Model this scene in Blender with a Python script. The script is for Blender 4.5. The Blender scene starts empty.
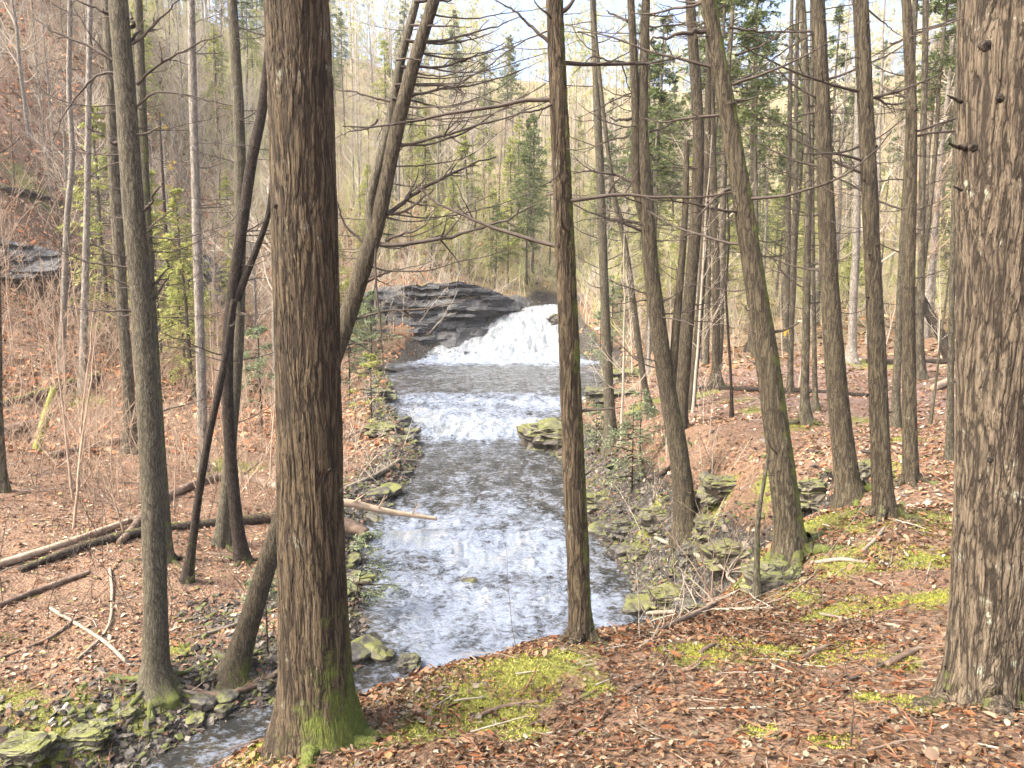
import bpy, math
import numpy as np
from mathutils import Matrix, Vector
C = bpy.context.scene.collection
RNG = np.random.default_rng(7)
F = 760.0; PITCH = math.radians(7.0); CAM = np.array([0.0, 0.0, 1.6])
cp, sp = math.cos(PITCH), math.sin(PITCH)

# ---------------------------------------------------------------- camera maths
def ray(px, py):
    u = (px - 512.0) / F; v = -(py - 384.0) / F
    d = np.array([u, cp + v * sp, -sp + v * cp])
    return d / d[1]
def P(px, py, Y): return CAM + ray(px, py) * Y
def wpx(w, Y): return w * Y / F          # pixels wide -> metres at that distance

# ---------------------------------------------------------------- noise
def _h(ix, iy, iz, s):
    n = (ix * 374761393 + iy * 668265263 + iz * 2147483647 + s * 974711) & 0xffffffff
    n = ((n ^ (n >> 13)) * 1274126177) & 0xffffffff
    n = ((n ^ (n >> 16)) * 2246822519) & 0xffffffff
    return ((n ^ (n >> 15)) & 0xffffff) / float(0xffffff)
def vn(x, y, z=None, s=0):
    x = np.asarray(x, float); y = np.asarray(y, float)
    z = np.zeros_like(x) if z is None else np.asarray(z, float)
    xi, yi, zi = [np.floor(a).astype(np.int64) for a in (x, y, z)]
    fx, fy, fz = x - xi, y - yi, z - zi
    fx, fy, fz = [a * a * (3 - 2 * a) for a in (fx, fy, fz)]
    r = 0
    for dx in (0, 1):
        for dy in (0, 1):
            for dz in (0, 1):
                w = (fx if dx else 1 - fx) * (fy if dy else 1 - fy) * (fz if dz else 1 - fz)
                r = r + w * _h(xi + dx, yi + dy, zi + dz, s)
    return r * 2 - 1
def fbm(x, y, z=None, o=4, s=0, g=0.5):
    a, t, r = 1.0, 0.0, 0.0
    x = np.asarray(x, float); y = np.asarray(y, float)
    for i in range(o):
        r = r + a * vn(x, y, z, s + i * 17); t += a; a *= g
        x = x * 2.03 + 5.1; y = y * 2.03 - 3.7
        if z is not None: z = z * 2.03 + 1.3
    return r / t
def sst(a, b, x):
    t = np.clip((x - a) / (b - a), 0, 1); return t * t * (3 - 2 * t)

# ---------------------------------------------------------------- terrain definition
ZW_Y = [-20, 2, 6, 9, 13, 14.5, 17, 23.5, 26.2, 28, 29.6, 44.6, 45.2, 46.2, 47.6, 48.6, 50, 60, 70]
ZW_Z = [-4.2, -3.8, -3.6, -3.5, -3.4, -3.27, -3.15, -3.08, -2.78, -2.7, -2.5, -2.45, -2.2, -1.1, .15, .55, .65, .8, .9]
def zw(y): return np.interp(y, ZW_Y, ZW_Z)
def onwater(px, py):
    d = ray(px, py); Y = np.linspace(3, 60, 6000); z = CAM[2] + d[2] * Y
    i = np.argmax(z <= zw(Y)); return (CAM + d * Y[i])[:2]
left_px = [(383, 366), (386, 380), (392, 392), (384, 402), (396, 420), (412, 440), (418, 456), (405, 480), (385, 500), (360, 520), (350, 545), (350, 580), (356, 620), (362, 655), (330, 690), (262, 700), (205, 722), (165, 745), (120, 768)]
right_px = [(652, 622), (650, 603), (634, 578), (612, 548), (592, 520), (586, 492), (574, 468), (550, 448), (556, 425), (592, 404), (612, 385), (606, 362)]
poly = [tuple(P(548, 305, 52.5)[:2]), tuple(P(540, 305, 50.5)[:2]), tuple(P(522, 310, 48.4)[:2]), tuple(P(488, 325, 47.0)[:2]), tuple(P(452, 350, 46.0)[:2]), tuple(P(425, 360, 45.4)[:2])]
poly += [tuple(onwater(*p)) for p in left_px]
poly += [(-6.5, 4.6), (-9, 1.5), (-10, -3), (-8, -3), (-6.6, 1), (-4.6, 3.4), (-3.0, 5.0), (-1.4, 6.2), (0.2, 7.2), (1.6, 8.3), (2.6, 9.6)]
poly += [tuple(onwater(*p)) for p in right_px]
poly += [tuple(P(584, 360, 45.0)[:2]), tuple(P(575, 352, 45.8)[:2]), tuple(P(568, 335, 46.8)[:2]), tuple(P(564, 315, 48.4)[:2]), tuple(P(572, 305, 51)[:2]), tuple(P(566, 305, 52.5)[:2])]
poly = np.array(poly)
def sdf(x, y):
    x = np.asarray(x, float); y = np.asarray(y, float)
    d = np.full(x.shape, 1e9); ins = np.zeros(x.shape, bool)
    n = len(poly)
    for i in range(n):
        ax, ay = poly[i]; bx, by = poly[(i + 1) % n]
        ex, ey = bx - ax, by - ay
        t = np.clip(((x - ax) * ex + (y - ay) * ey) / (ex * ex + ey * ey), 0, 1)
        d = np.minimum(d, (x - ax - t * ex) ** 2 + (y - ay - t * ey) ** 2)
        c = ((ay > y) != (by > y)) & (x < (bx - ax) * (y - ay) / (by - ay + 1e-12) + ax)
        ins ^= c
    d = np.sqrt(d); return np.where(ins, -d, d)

PX = [  # (px, py, Y): points of the ground as seen
 (700,768,2.6),(1000,768,2.4),(500,768,2.7),(400,768,2.8),(330,745,3.1),(250,752,3.25),(222,768,3.05),(290,738,3.25),(270,768,3.0),(985,705,3.05),(800,700,3.3),(600,700,3.5),(450,705,3.6),
 (590,640,5.2),(520,652,4.7),(450,665,4.3),(380,690,3.9),(650,622,5.6),(700,605,5.9),(800,610,5.2),(745,570,6.8),(790,545,7.3),(900,600,4.8),(930,520,6.2),
 (884,515,7.4),(846,495,8.6),(910,480,9.0),(950,440,10.6),(850,430,13),(1000,420,12),(950,400,15),(700,400,18),(620,450,15),(760,460,11.8),
 (660,470,13.2),(610,480,13.9),(686,530,11),(750,600,8.7),(700,570,9.9),(650,600,11.5),(630,560,12.6),(720,515,10.6),(780,500,10.2),(830,455,10.6),(665,640,9.6),(705,622,8.9),
 (800,370,24),(950,370,22),(650,385,23),(850,345,33),(950,345,32),(850,305,55),(1000,300,52),(850,250,80),(700,335,42),(640,345,40),(640,385,28),(625,300,50),(620,320,47),(700,280,62),(700,240,85),(1000,230,85),
 (400,290,48.6),(470,290,49.5),(400,250,53),(480,250,55),(400,200,62),(500,270,54),(550,250,62),(590,290,53),(370,365,43),(350,335,46),(620,260,64),
 (157,685,8.4),(0,768,6.8),(60,720,7.7),(100,700,8.1),(0,600,10.5),(0,500,14.5),(150,560,12),(250,640,10),(250,560,13),(330,540,14),(320,505,16.4),(300,440,22.5),(200,440,22),(100,440,21),(0,440,19.5),(320,600,11.5),
 (380,450,23),(350,410,27.5),(360,390,33),(150,400,25),(50,400,23),(0,390,22),(250,400,28),
 (0,300,28),(60,335,30),(115,362,33),(0,200,35),(50,150,41),(0,50,47),(0,-50,53),(100,100,50),(150,30,64),(200,200,53),(200,300,46),(140,300,42),(250,150,66),(300,200,64),(250,350,42),(300,335,44),
 (350,160,78),(450,160,88),(550,205,86),(650,220,84),(350,110,100),(500,120,115),(-150,440,16),(-150,250,27),(-200,100,34),(-200,600,9)]
WP = [(0,0,0),(1.5,0,0),(-1.0,1.0,-.1),(1,-4,.3),(6,-2,.5),(5,3,.25),(8,6,.3),(12,12,.3),(20,20,.6),(30,30,2),(50,30,7),(-2.2,1.0,-1.4),(-2.6,2.8,-2.0),(-2.0,4.0,-1.7),(-1.0,4.6,-1.5),(-4,-2,-1.6),(-2,-5,-.2),(0.8,6.6,-2.2),(2.4,7.7,-2.2),
 (-10,-4,-3.2),(-14,4,-2.6),(-20,8,-1),(-30,15,6),(-40,25,14),(-60,40,26),(-40,60,30),(-70,90,45),(0,140,38),(-40,120,40),(50,120,30),(100,120,40),(70,60,14),(90,20,14),(120,60,24),(0,200,50),(150,180,50),(-150,180,60),(200,0,30),(-200,0,50),(-120,60,50),(0,-60,6),(100,-80,14),(-100,-60,20),(-200,200,60),(200,200,55),(-210,-100,40),(210,-100,40),(0,-110,10)]
CP = np.array([P(*p) for p in PX] + [np.array(p, float) for p in WP])
def _solve():
    d = np.sqrt(((CP[:, None, :2] - CP[None, :, :2]) ** 2).sum(-1) + 0.35)
    n = len(CP); A = np.zeros((n + 1, n + 1)); A[:n, :n] = d + np.eye(n) * -0.02; A[:n, n] = 1; A[n, :n] = 1
    return np.linalg.solve(A, np.append(CP[:, 2], 0))
RW = _solve()
def base_h(x, y):
    x = np.asarray(x, float).ravel(); y = np.asarray(y, float).ravel(); out = np.full(x.shape, RW[-1])
    for i in range(len(CP)):
        out += RW[i] * np.sqrt((x - CP[i, 0]) ** 2 + (y - CP[i, 1]) ** 2 + 0.35)
    return out
def gully_mask(x, y):     # the little rocky ravine on the right bank
    g = np.zeros(np.shape(x))
    for (cx, cy, r) in GUL: g = np.maximum(g, np.exp(-(((x - cx) ** 2 + (y - cy) ** 2) / (r * r))))
    return g
GUL = [(P(845, 470, 10)[0], 10, .7), (P(790, 500, 9.7)[0], 9.7, 1.0), (P(740, 540, 9.5)[0], 9.5, 1.2), (P(690, 560, 10)[0], 10, 1.3), (P(650, 580, 11)[0], 11, 1.3), (P(625, 550, 12.5)[0], 12.5, 1.2), (P(600, 500, 14.6)[0], 14.6, .8)]
def height(x, y):
    sh = np.shape(x); x = np.asarray(x, float).ravel(); y = np.asarray(y, float).ravel()
    h = base_h(x, y); d = sdf(x, y); w = zw(y)
    r = np.hypot(x, y)
    near = sst(0, 6, r)
    h = h + 0.10 * near * fbm(x * .8, y * .8, o=3, s=3) + 0.035 * fbm(x * 3.1, y * 3.1, o=3, s=9) + sst(20, 50, r) * 1.2 * fbm(x * .12, y * .12, o=3, s=21) + sst(15, 30, r) * .3 * fbm(x * .5, y * .5, o=3, s=22)
    g = gully_mask(x, y)
    rk = np.abs(fbm(x * 1.9, y * 1.9, o=4, s=31))
    h = h + g * (0.55 * rk - 0.30) + g * .12 * np.floor(fbm(x * 2.5, y * 2.5, o=2, s=5) * 3)
    bank = w + 0.04 + np.maximum(d, 0) * 0.55 + 0.09 * (fbm(x * 2.7, y * 2.7, o=4, s=41)) * sst(0, .5, d)
    k = sst(0.0, 1.7, d)
    h = np.where(d > 0, bank * (1 - k) + h * k, w - 0.5 * sst(0, .7, -d) + 0.04)
    return h.reshape(sh)
def height1(x, y): return float(height(np.array([x]), np.array([y]))[0])
_YM = np.concatenate([np.arange(1.2, 20, .03), np.arange(20, 130, .15)])
def G(px, py):
    d = ray(px, py); pts = CAM[None] + d[None] * _YM[:, None]
    h = height(pts[:, 0], pts[:, 1]); i = int(np.argmax(pts[:, 2] <= h))
    if pts[i, 2] > h[i]: i = len(_YM) - 1
    p = pts[i].copy(); p[2] = h[i]; return p
def water_z(x, y): return zw(y)

# ---------------------------------------------------------------- mesh helpers
def mesh(name, V, Fc, attrs=None, smooth=True):
    V = np.ascontiguousarray(V, np.float32)
    if not isinstance(Fc, list): Fc = [Fc]
    Fc = [np.asarray(f, np.int32) for f in Fc if len(f)]
    me = bpy.data.meshes.new(name)
    me.vertices.add(len(V)); me.vertices.foreach_set('co', V.ravel())
    idx = np.concatenate([f.ravel() for f in Fc]); cnt = np.concatenate([np.full(len(f), f.shape[1], np.int32) for f in Fc])
    me.loops.add(len(idx)); me.loops.foreach_set('vertex_index', idx)
    me.polygons.add(len(cnt)); st = np.zeros(len(cnt), np.int32); st[1:] = np.cumsum(cnt)[:-1]
    me.polygons.foreach_set('loop_start', st); me.polygons.foreach_set('loop_total', cnt)
    me.polygons.foreach_set('use_smooth', np.full(len(cnt), smooth, bool))
    me.update(calc_edges=True)
    for k, a in (attrs or {}).items():
        a = np.asarray(a, np.float32)
        if a.ndim == 1:
            at = me.attributes.new(k, 'FLOAT', 'POINT'); at.data.foreach_set('value', a)
        else:
            at = me.attributes.new(k, 'FLOAT_COLOR', 'POINT')
            at.data.foreach_set('color', np.concatenate([a, np.ones((len(a), 1), np.float32)], 1).ravel())
    return me
def obj(name, me, mat=None, parent=None, loc=None):
    o = bpy.data.objects.new(name, me); C.objects.link(o)
    if mat is not None:
        if len(me.materials) == 0: me.materials.append(mat)
    if parent is not None: o.parent = parent
    if loc is not None: o.location = tuple(float(v) for v in loc)
    return o
def tag(o, label=None, cat=None, group=None, kind=None):
    if label: o['label'] = label
    if cat: o['category'] = cat
    if group: o['group'] = group
    if kind: o['kind'] = kind
    return o
def empty(name, loc):
    o = bpy.data.objects.new(name, None); o.empty_display_size = .2; C.objects.link(o); o.location = tuple(float(v) for v in loc); return o
def copy_tree(o, parent=None):
    c = o.copy(); C.objects.link(c); c.parent = parent
    for ch in list(o.children): copy_tree(ch, c)
    return c
def join(parts):
    Vs, Fs, As, off = [], {}, [], 0
    for V, f in parts:
        V = np.asarray(V).reshape(-1, 3)
        if len(V) == 0: continue
        Vs.append(V)
        for q in (f if isinstance(f, list) else [f]):
            q = np.asarray(q)
            if len(q): Fs.setdefault(q.shape[1], []).append(q + off)
        off += len(V)
    return np.concatenate(Vs), [np.concatenate(v) for v in Fs.values()]

def frames(Pn):
    T = np.gradient(Pn, axis=1); T /= np.linalg.norm(T, axis=2, keepdims=True) + 1e-12
    m = T.mean(1); ax = np.argmin(np.abs(m), axis=1); ref = np.eye(3)[ax][:, None, :]
    A = np.cross(T, np.broadcast_to(ref, T.shape)); A /= np.linalg.norm(A, axis=2, keepdims=True) + 1e-12
    return T, A, np.cross(T, A)
def tubes(Pn, R, sides=3):
    """Pn [N,K,3], R [N,K] -> all tubes at once"""
    N, K, _ = Pn.shape; T, A, B = frames(Pn)
    th = np.arange(sides) * 2 * np.pi / sides
    V = Pn[:, :, None, :] + R[:, :, None, None] * (np.cos(th)[None, None, :, None] * A[:, :, None, :] + np.sin(th)[None, None, :, None] * B[:, :, None, :])
    i = np.arange(N)[:, None, None] * K * sides; k = np.arange(K - 1)[None, :, None] * sides; s = np.arange(sides)[None, None, :]; s2 = (s + 1) % sides
    Fq = np.stack([i + k + s, i + k + s2, i + k + sides + s2, i + k + sides + s], -1).reshape(-1, 4)
    return V.reshape(-1, 3), Fq
def grow(S, D, L, K=5, up=0.0, wig=0.12, rng=RNG):
    """curved branches from starts S along D of length L"""
    N = len(S); D = D / (np.linalg.norm(D, axis=1, keepdims=True) + 1e-9)
    P_ = np.zeros((N, K, 3)); P_[:, 0] = S; d = D.copy(); st = (L / (K - 1))[:, None]
    for k in range(1, K):
        d = d + rng.normal(0, wig, (N, 3)); d[:, 2] += up / (K - 1) * (1 if np.isscalar(up) else 1)
        d /= np.linalg.norm(d, axis=1, keepdims=True); P_[:, k] = P_[:, k - 1] + d * st
    return P_
def children(Pp, Rp, n, t0, t1, ang, rng=RNG, flat=None):
    """n child seeds per parent branch"""
    N, K, _ = Pp.shape; t = rng.uniform(t0, t1, (N, n)); f = t * (K - 1); i = np.minimum(f.astype(int), K - 2); fr = (f - i)[..., None]
    ii = np.arange(N)[:, None]
    S = Pp[ii, i] * (1 - fr) + Pp[ii, i + 1] * fr; Tn = Pp[ii, i + 1] - Pp[ii, i]; Tn /= np.linalg.norm(Tn, axis=2, keepdims=True) + 1e-9
    rr = Rp[ii, i] * (1 - fr[..., 0]) + Rp[ii, i + 1] * fr[..., 0]
    q = rng.normal(size=(N, n, 3)); q -= (q * Tn).sum(-1, keepdims=True) * Tn
    if flat is not None: q[..., 2] *= flat
    q /= np.linalg.norm(q, axis=2, keepdims=True) + 1e-9
    a = np.radians(rng.uniform(ang[0], ang[1], (N, n, 1)))
    D = Tn * np.cos(a) + q * np.sin(a)
    return S.reshape(-1, 3), D.reshape(-1, 3), rr.ravel(), t.ravel()

# ---------------------------------------------------------------- materials
def nt(name):
    m = bpy.data.materials.new(name); m.use_nodes = True; t = m.node_tree; t.nodes.clear()
    out = t.nodes.new('ShaderNodeOutputMaterial'); b = t.nodes.new('ShaderNodeBsdfPrincipled'); t.links.new(b.outputs[0], out.inputs[0])
    return m, t, b, out
class N_:
    def __init__(s, t): s.t = t
    def n(s, ty, **kw):
        x = s.t.nodes.new('ShaderNode' + ty)
        for k, v in kw.items():
            if k.startswith('i_'): x.inputs[int(k[2:]) if k[2:].isdigit() else k[2:]].default_value = v
            else: setattr(x, k, v)
        return x
    def l(s, a, b): s.t.links.new(a, b)
    def coord(s, kind='Object', scale=(1, 1, 1), loc=(0, 0, 0)):
        c = s.n('TexCoord'); m = s.n('Mapping'); m.inputs['Scale'].default_value = scale; m.inputs['Location'].default_value = loc
        s.l(c.outputs[kind], m.inputs['Vector']); return m.outputs[0]
    def noise(s, v, scale, detail=4, rough=.55, dist=0):
        x = s.n('TexNoise'); x.inputs['Scale'].default_value = scale; x.inputs['Detail'].default_value = detail; x.inputs['Roughness'].default_value = rough; x.inputs['Distortion'].default_value = dist
        s.l(v, x.inputs['Vector']); return x
    def vor(s, v, scale, feature='F1', rand=1.0):
        x = s.n('TexVoronoi', feature=feature); x.inputs['Scale'].default_value = scale; x.inputs['Randomness'].default_value = rand
        s.l(v, x.inputs['Vector']); return x
    def ramp(s, v, stops, interp='LINEAR'):
        x = s.n('ValToRGB'); x.color_ramp.interpolation = interp; e = x.color_ramp.elements
        while len(e) > 1: e.remove(e[0])
        for i, (p, c) in enumerate(stops):
            q = e[0] if i == 0 else e.new(p); q.position = p
            q.color = (c, c, c, 1) if np.isscalar(c) else (*c, 1)
        s.l(v, x.inputs[0]); return x.outputs[0]
    def mix(s, f, a, b, bt='MIX'):
        x = s.n('Mix', data_type='RGBA', blend_type=bt)
        for i, v in ((0, f), (6, a), (7, b)):
            if hasattr(v, 'is_linked') or hasattr(v, 'links'): s.l(v, x.inputs[i])
            elif i == 0: x.inputs[0].default_value = v
            else: x.inputs[i].default_value = (v, v, v, 1) if np.isscalar(v) else (*v, 1)
        return x.outputs[2]
    def m(s, op, a, b=None, c=None, clamp=False):
        x = s.n('Math', operation=op, use_clamp=clamp)
        for i, v in enumerate((a, b, c)):
            if v is None: continue
            if hasattr(v, 'links'): s.l(v, x.inputs[i])
            else: x.inputs[i].default_value = v
        return x.outputs[0]
    def attr(s, name, out='Fac'):
        x = s.n('Attribute'); x.attribute_name = name; return x.outputs[out]
    def bump(s, h, strength, dist, normal=None):
        x = s.n('Bump'); x.inputs['Strength'].default_value = strength; x.inputs['Distance'].default_value = dist; s.l(h, x.inputs['Height'])
        if normal is not None: s.l(normal, x.inputs['Normal'])
        return x.outputs[0]

def mat_bark(name, plate, zs, ridge, furrow, alt, disp, moss=True, lichen=0.0, mosscol=(.095, .115, .022)):
    m, t, b, out = nt(name); n = N_(t)
    c = n.coord('Object', (1, 1, zs))
    warp = n.noise(n.coord('Object', (1, 1, .35)), 6, 2)
    wv = n.n('VectorMath', operation='MULTIPLY_ADD'); n.l(warp.outputs['Color'], wv.inputs[0]); wv.inputs[1].default_value = (.07, .07, .05); n.l(c, wv.inputs[2])
    na = n.noise(wv.outputs[0], .55 / plate, 2.5, .5, .5); nb_ = n.noise(wv.outputs[0], 1.25 / plate, 3, .55, .3)
    v2 = n.vor(n.coord('Object', (1, 1, min(1, zs * 2.2))), 1.0 / plate, 'DISTANCE_TO_EDGE')
    ab = lambda q: n.m('ABSOLUTE', n.m('MULTIPLY', n.m('SUBTRACT', q, .5), 2.0))
    fine = n.noise(n.coord('Object', (1, 1, .3)), 2.2 / plate, 6, .65)
    h1 = n.m('MULTIPLY', n.ramp(ab(na.outputs[0]), [(0, 0), (.13, .55), (.36, 1)]), n.ramp(ab(nb_.outputs[0]), [(0, .35), (.12, .85), (.3, 1)])); h2 = n.ramp(v2.outputs[0], [(0, 0), (.12, 1)])
    big = n.noise(n.coord('Object', (1, 1, .4)), 3.0, 3)
    hh = n.m('ADD', n.m('MULTIPLY', h1, .62), n.m('ADD', n.m('MULTIPLY', h2, .13), n.m('MULTIPLY', fine.outputs[0], .4)))
    col = n.mix(n.ramp(fine.outputs[0], [(.35, 0), (.65, 1)]), ridge, alt)
    col = n.mix(n.ramp(big.outputs[0], [(.35, 0), (.7, .6)]), col, tuple(q * .6 for q in ridge))
    col = n.mix(n.ramp(hh, [(.38, 1), (.78, 0)]), col, furrow)
    if lichen:
        ln = n.noise(n.coord('Object'), 16, 5, .7); ln2 = n.noise(n.coord('Object', loc=(3, 1, 2)), 4, 2)
        f = n.m('MULTIPLY', n.ramp(ln.outputs[0], [(.58, 0), (.64, 1)]), n.ramp(ln2.outputs[0], [(.5, 0), (.6, lichen)]))
        col = n.mix(n.m('MULTIPLY', f, n.ramp(hh, [(.5, 0), (.7, 1)])), col, (.36, .40, .30))
    if moss:
        mn = n.noise(n.coord('Object'), 9, 5, .7); mm = n.attr('moss')
        f = n.m('ADD', mm, n.m('MULTIPLY', n.m('SUBTRACT', mn.outputs[0], .5), 2.6))
        f = n.ramp(f, [(.5, 0), (.95, 1)])
        mc = n.mix(n.noise(n.coord('Object'), 45, 3).outputs[0], tuple(q * .5 for q in mosscol), tuple(min(1, q * 1.7) for q in mosscol))
        col = n.mix(n.m('MULTIPLY', f, .85), col, mc)
    n.l(col, b.inputs['Base Color']); b.inputs['Roughness'].default_value = .85
    b.inputs['Specular IOR Level'].default_value = .25
    if disp:
        d = n.n('Displacement'); d.inputs['Scale'].default_value = disp; d.inputs['Midlevel'].default_value = .8; n.l(hh, d.inputs['Height']); n.l(d.outputs[0], out.inputs['Displacement'])
        m.displacement_method = 'BOTH'
    else:
        n.l(n.bump(hh, 1.0, plate * .45), b.inputs['Normal'])
    return m
M = {}
M['bark_near'] = mat_bark('bark_furrowed_brown', .0165, .085, (.145, .110, .065), (.027, .020, .012), (.095, .070, .040), .011, lichen=.35)
M['bark_plate'] = mat_bark('bark_scaly_plates', .019, .125, (.20, .16, .108), (.030, .023, .015), (.125, .096, .062), .011, lichen=.8)
M['bark_mid'] = mat_bark('bark_grey_brown', .016, .13, (.155, .130, .080), (.034, .027, .017), (.10, .081, .049), .008, lichen=.3)
M['bark_grey'] = mat_bark('bark_olive_grey', .014, .2, (.19, .17, .115), (.05, .043, .028), (.125, .11, .072), .006, lichen=.3)
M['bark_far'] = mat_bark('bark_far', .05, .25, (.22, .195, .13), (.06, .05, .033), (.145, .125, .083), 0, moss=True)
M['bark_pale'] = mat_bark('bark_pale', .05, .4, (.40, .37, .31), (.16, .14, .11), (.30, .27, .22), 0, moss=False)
M['bark_dark'] = mat_bark('bark_dark', .02, .3, (.085, .066, .048), (.02, .015, .01), (.055, .042, .03), 0, moss=True)
def mat_simple(name, stops, scale, bumpd=.01, rough=.8, bscale=None, coord='Object', sc=(1, 1, 1), spec=.3, trans=None):
    m, t, b, out = nt(name); n = N_(t); v = n.coord(coord, sc)
    ns = n.noise(v, scale, 6, .65); n.l(n.ramp(ns.outputs[0], stops), b.inputs['Base Color'])
    if bumpd: n.l(n.bump(n.noise(v, bscale or scale * 2, 6, .7).outputs[0], .9, bumpd), b.inputs['Normal'])
    b.inputs['Roughness'].default_value = rough; b.inputs['Specular IOR Level'].default_value = spec
    return m
M['twig'] = mat_simple('dead_twig', [(.3, (.04, .03, .023)), (.7, (.10, .08, .06))], 12, .002)
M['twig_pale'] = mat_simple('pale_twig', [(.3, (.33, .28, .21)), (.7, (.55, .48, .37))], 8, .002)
M['twig_pink'] = mat_simple('reddish_brush', [(.3, (.27, .19, .125)), (.7, (.50, .38, .27))], 3, 0)
M['stick'] = mat_simple('weathered_stick', [(.3, (.13, .105, .075)), (.7, (.32, .27, .20))], 8, .003)
M['deadwood'] = mat_simple('rotting_wood', [(.3, (.05, .035, .025)), (.5, (.16, .11, .075)), (.72, (.30, .235, .17))], 5, .02, sc=(1, 1, 1))
M['deadwood_pale'] = mat_simple('barkless_wood', [(.3, (.24, .17, .11)), (.7, (.50, .38, .26))], 6, .008)
def mat_vcol(name, attr='col', trans=.0, rough=.7, spec=.3, var=None):
    m, t, b, out = nt(name); n = N_(t); c = n.attr(attr, 'Color')
    if var:
        ns = n.noise(n.coord('Object'), var, 3); c = n.mix(1.0, c, n.ramp(ns.outputs[0], [(.3, .55), (.7, 1.35)]), 'MULTIPLY')
    n.l(c, b.inputs['Base Color']); b.inputs['Roughness'].default_value = rough; b.inputs['Specular IOR Level'].default_value = spec
    if trans:
        tr = n.n('BsdfTranslucent'); n.l(c, tr.inputs[0]); mx = n.n('MixShader'); mx.inputs[0].default_value = trans
        n.l(b.outputs[0], mx.inputs[1]); n.l(tr.outputs[0], mx.inputs[2]); n.l(mx.outputs[0], out.inputs[0])
    return m
M['leaf'] = mat_vcol('fallen_leaf', rough=.75, spec=.12)
M['needle'] = mat_vcol('hemlock_needles', trans=.35, rough=.6)
M['moss'] = mat_vcol('moss_tufts', rough=.95, spec=.1)

def mat_rock(name, dark, light, mossy=.5, strata=0):
    m, t, b, out = nt(name); n = N_(t); v = n.coord('Object')
    a = n.noise(v, 3, 8, .65); s_ = n.noise(n.coord('Object', (1, 1, 9 if strata else 1)), 2.2, 6, .6)
    col = n.ramp(s_.outputs[0], [(.3, dark), (.7, light)]); col = n.mix(n.ramp(n.noise(v, 14, 6, .8).outputs[0], [(.45, 0), (.7, .8)]), col, tuple(q * 1.6 for q in light)); col = n.mix(n.ramp(n.noise(v, 9, 5, .8).outputs[0], [(.3, .8), (.48, 0)]), col, tuple(q * .5 for q in dark))
    geo = n.n('NewGeometry'); sx = n.n('SeparateXYZ'); n.l(geo.outputs['Normal'], sx.inputs[0])
    f = n.m('MULTIPLY', n.ramp(sx.outputs[2], [(.35, 0), (.8, 1)]), n.ramp(n.noise(v, 4, 6, .7).outputs[0], [(.60 - .2 * mossy, 0), (.76 - .2 * mossy, 1)]))
    mc = n.mix(n.noise(v, 40, 5, .8).outputs[0], (.03, .045, .01), (.22, .22, .05))
    n.l(n.mix(f, col, mc), b.inputs['Base Color']); b.inputs['Roughness'].default_value = .6
    hh = n.m('ADD', a.outputs[0], n.m('MULTIPLY', s_.outputs[0], .8)); n.l(n.bump(hh, 1, .12 if strata else .05), b.inputs['Normal'])
    return m
M['rock'] = mat_rock('mossy_rock', (.02, .017, .013), (.105, .09, .065), 1.15)
M['rock_wet'] = mat_rock('wet_rock', (.018, .016, .014), (.085, .075, .062), .8)
M['cliff'] = mat_rock('layered_shale', (.022, .022, .023), (.10, .10, .098), .25, 1)
# ================================================================ GROUND
def axis(lo, hi, c, a, n):
    s = np.linspace(-1, 1, n); v = np.sinh(a * s) / np.sinh(a)
    return c + np.where(v < 0, v * (c - lo), v * (hi - c))
gx = axis(-210, 210, 0, 5.2, 640); gy = axis(-110, 200, 8, 4.9, 640)
GX, GY = np.meshgrid(gx, gy); GZ = height(GX, GY)
nxg, nyg = len(gx), len(gy)
i = np.arange(nyg - 1)[:, None] * nxg + np.arange(nxg - 1)[None, :]
FQ = np.stack([i, i + 1, i + 1 + nxg, i + nxg], -1).reshape(-1, 4)
Vg = np.stack([GX, GY, GZ], -1).reshape(-1, 3)
xx, yy = Vg[:, 0], Vg[:, 1]; dd = sdf(xx, yy)
MOSS_PX = [(480,712,.40),(530,672,.46),(560,660,.25),(440,720,.25),(600,690,.12),(760,650,.38),(700,655,.3),(810,650,.3),(830,615,.32),(930,600,.34),(850,560,.35),(900,440,.4),(800,530,.4),(760,560,.3),(850,520,.35),(880,470,.35),(935,560,.3),(20,745,.5),(70,720,.5),(60,750,.5),(10,700,.4),(140,705,.35),(180,650,.2),(870,700,.1),(915,705,.12),(760,735,.1),(830,745,.12),(905,665,.12),
  (700,395,.9),(740,400,.6),(660,400,.5),(640,405,.6),(760,410,.6),(720,500,.3),(650,525,.35),(770,480,.35),(870,365,1.2),(855,420,.5),(790,425,.4),(225,745,.2),(275,735,.15),(255,750,.2),(800,600,.2),(735,590,.2),(950,520,.4),(320,380,1),(230,470,1.0),(80,400,1.2),(30,190,1.5),(420,735,.2),(520,735,.15)]
MG = [(G(a, b_), r) for a, b_, r in MOSS_PX]
def moss_mask(x, y):
    k = np.zeros(np.shape(x))
    for g, r in MG: k = np.maximum(k, np.exp(-((x - g[0]) ** 2 + (y - g[1]) ** 2) / (r * r)))
    return k
mossA = moss_mask(xx, yy)
gul = gully_mask(xx, yy)
left_flat = (xx < 0) & (yy < 60)
rockA = np.clip(gul * .75 + (1 - sst(.2, 1.5, dd)) * (dd > 0) + (dd < 0) * 1.0, 0, 1)
gv = [G(190, 735), G(120, 745), G(250, 665), G(225, 620), G(280, 600)]
for g, r in zip(gv, (.8, .7, .6, .5, .6)): rockA = np.maximum(rockA, np.exp(-((xx - g[0]) ** 2 + (yy - g[1]) ** 2) / r ** 2))
trail = np.zeros(len(xx))
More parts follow.
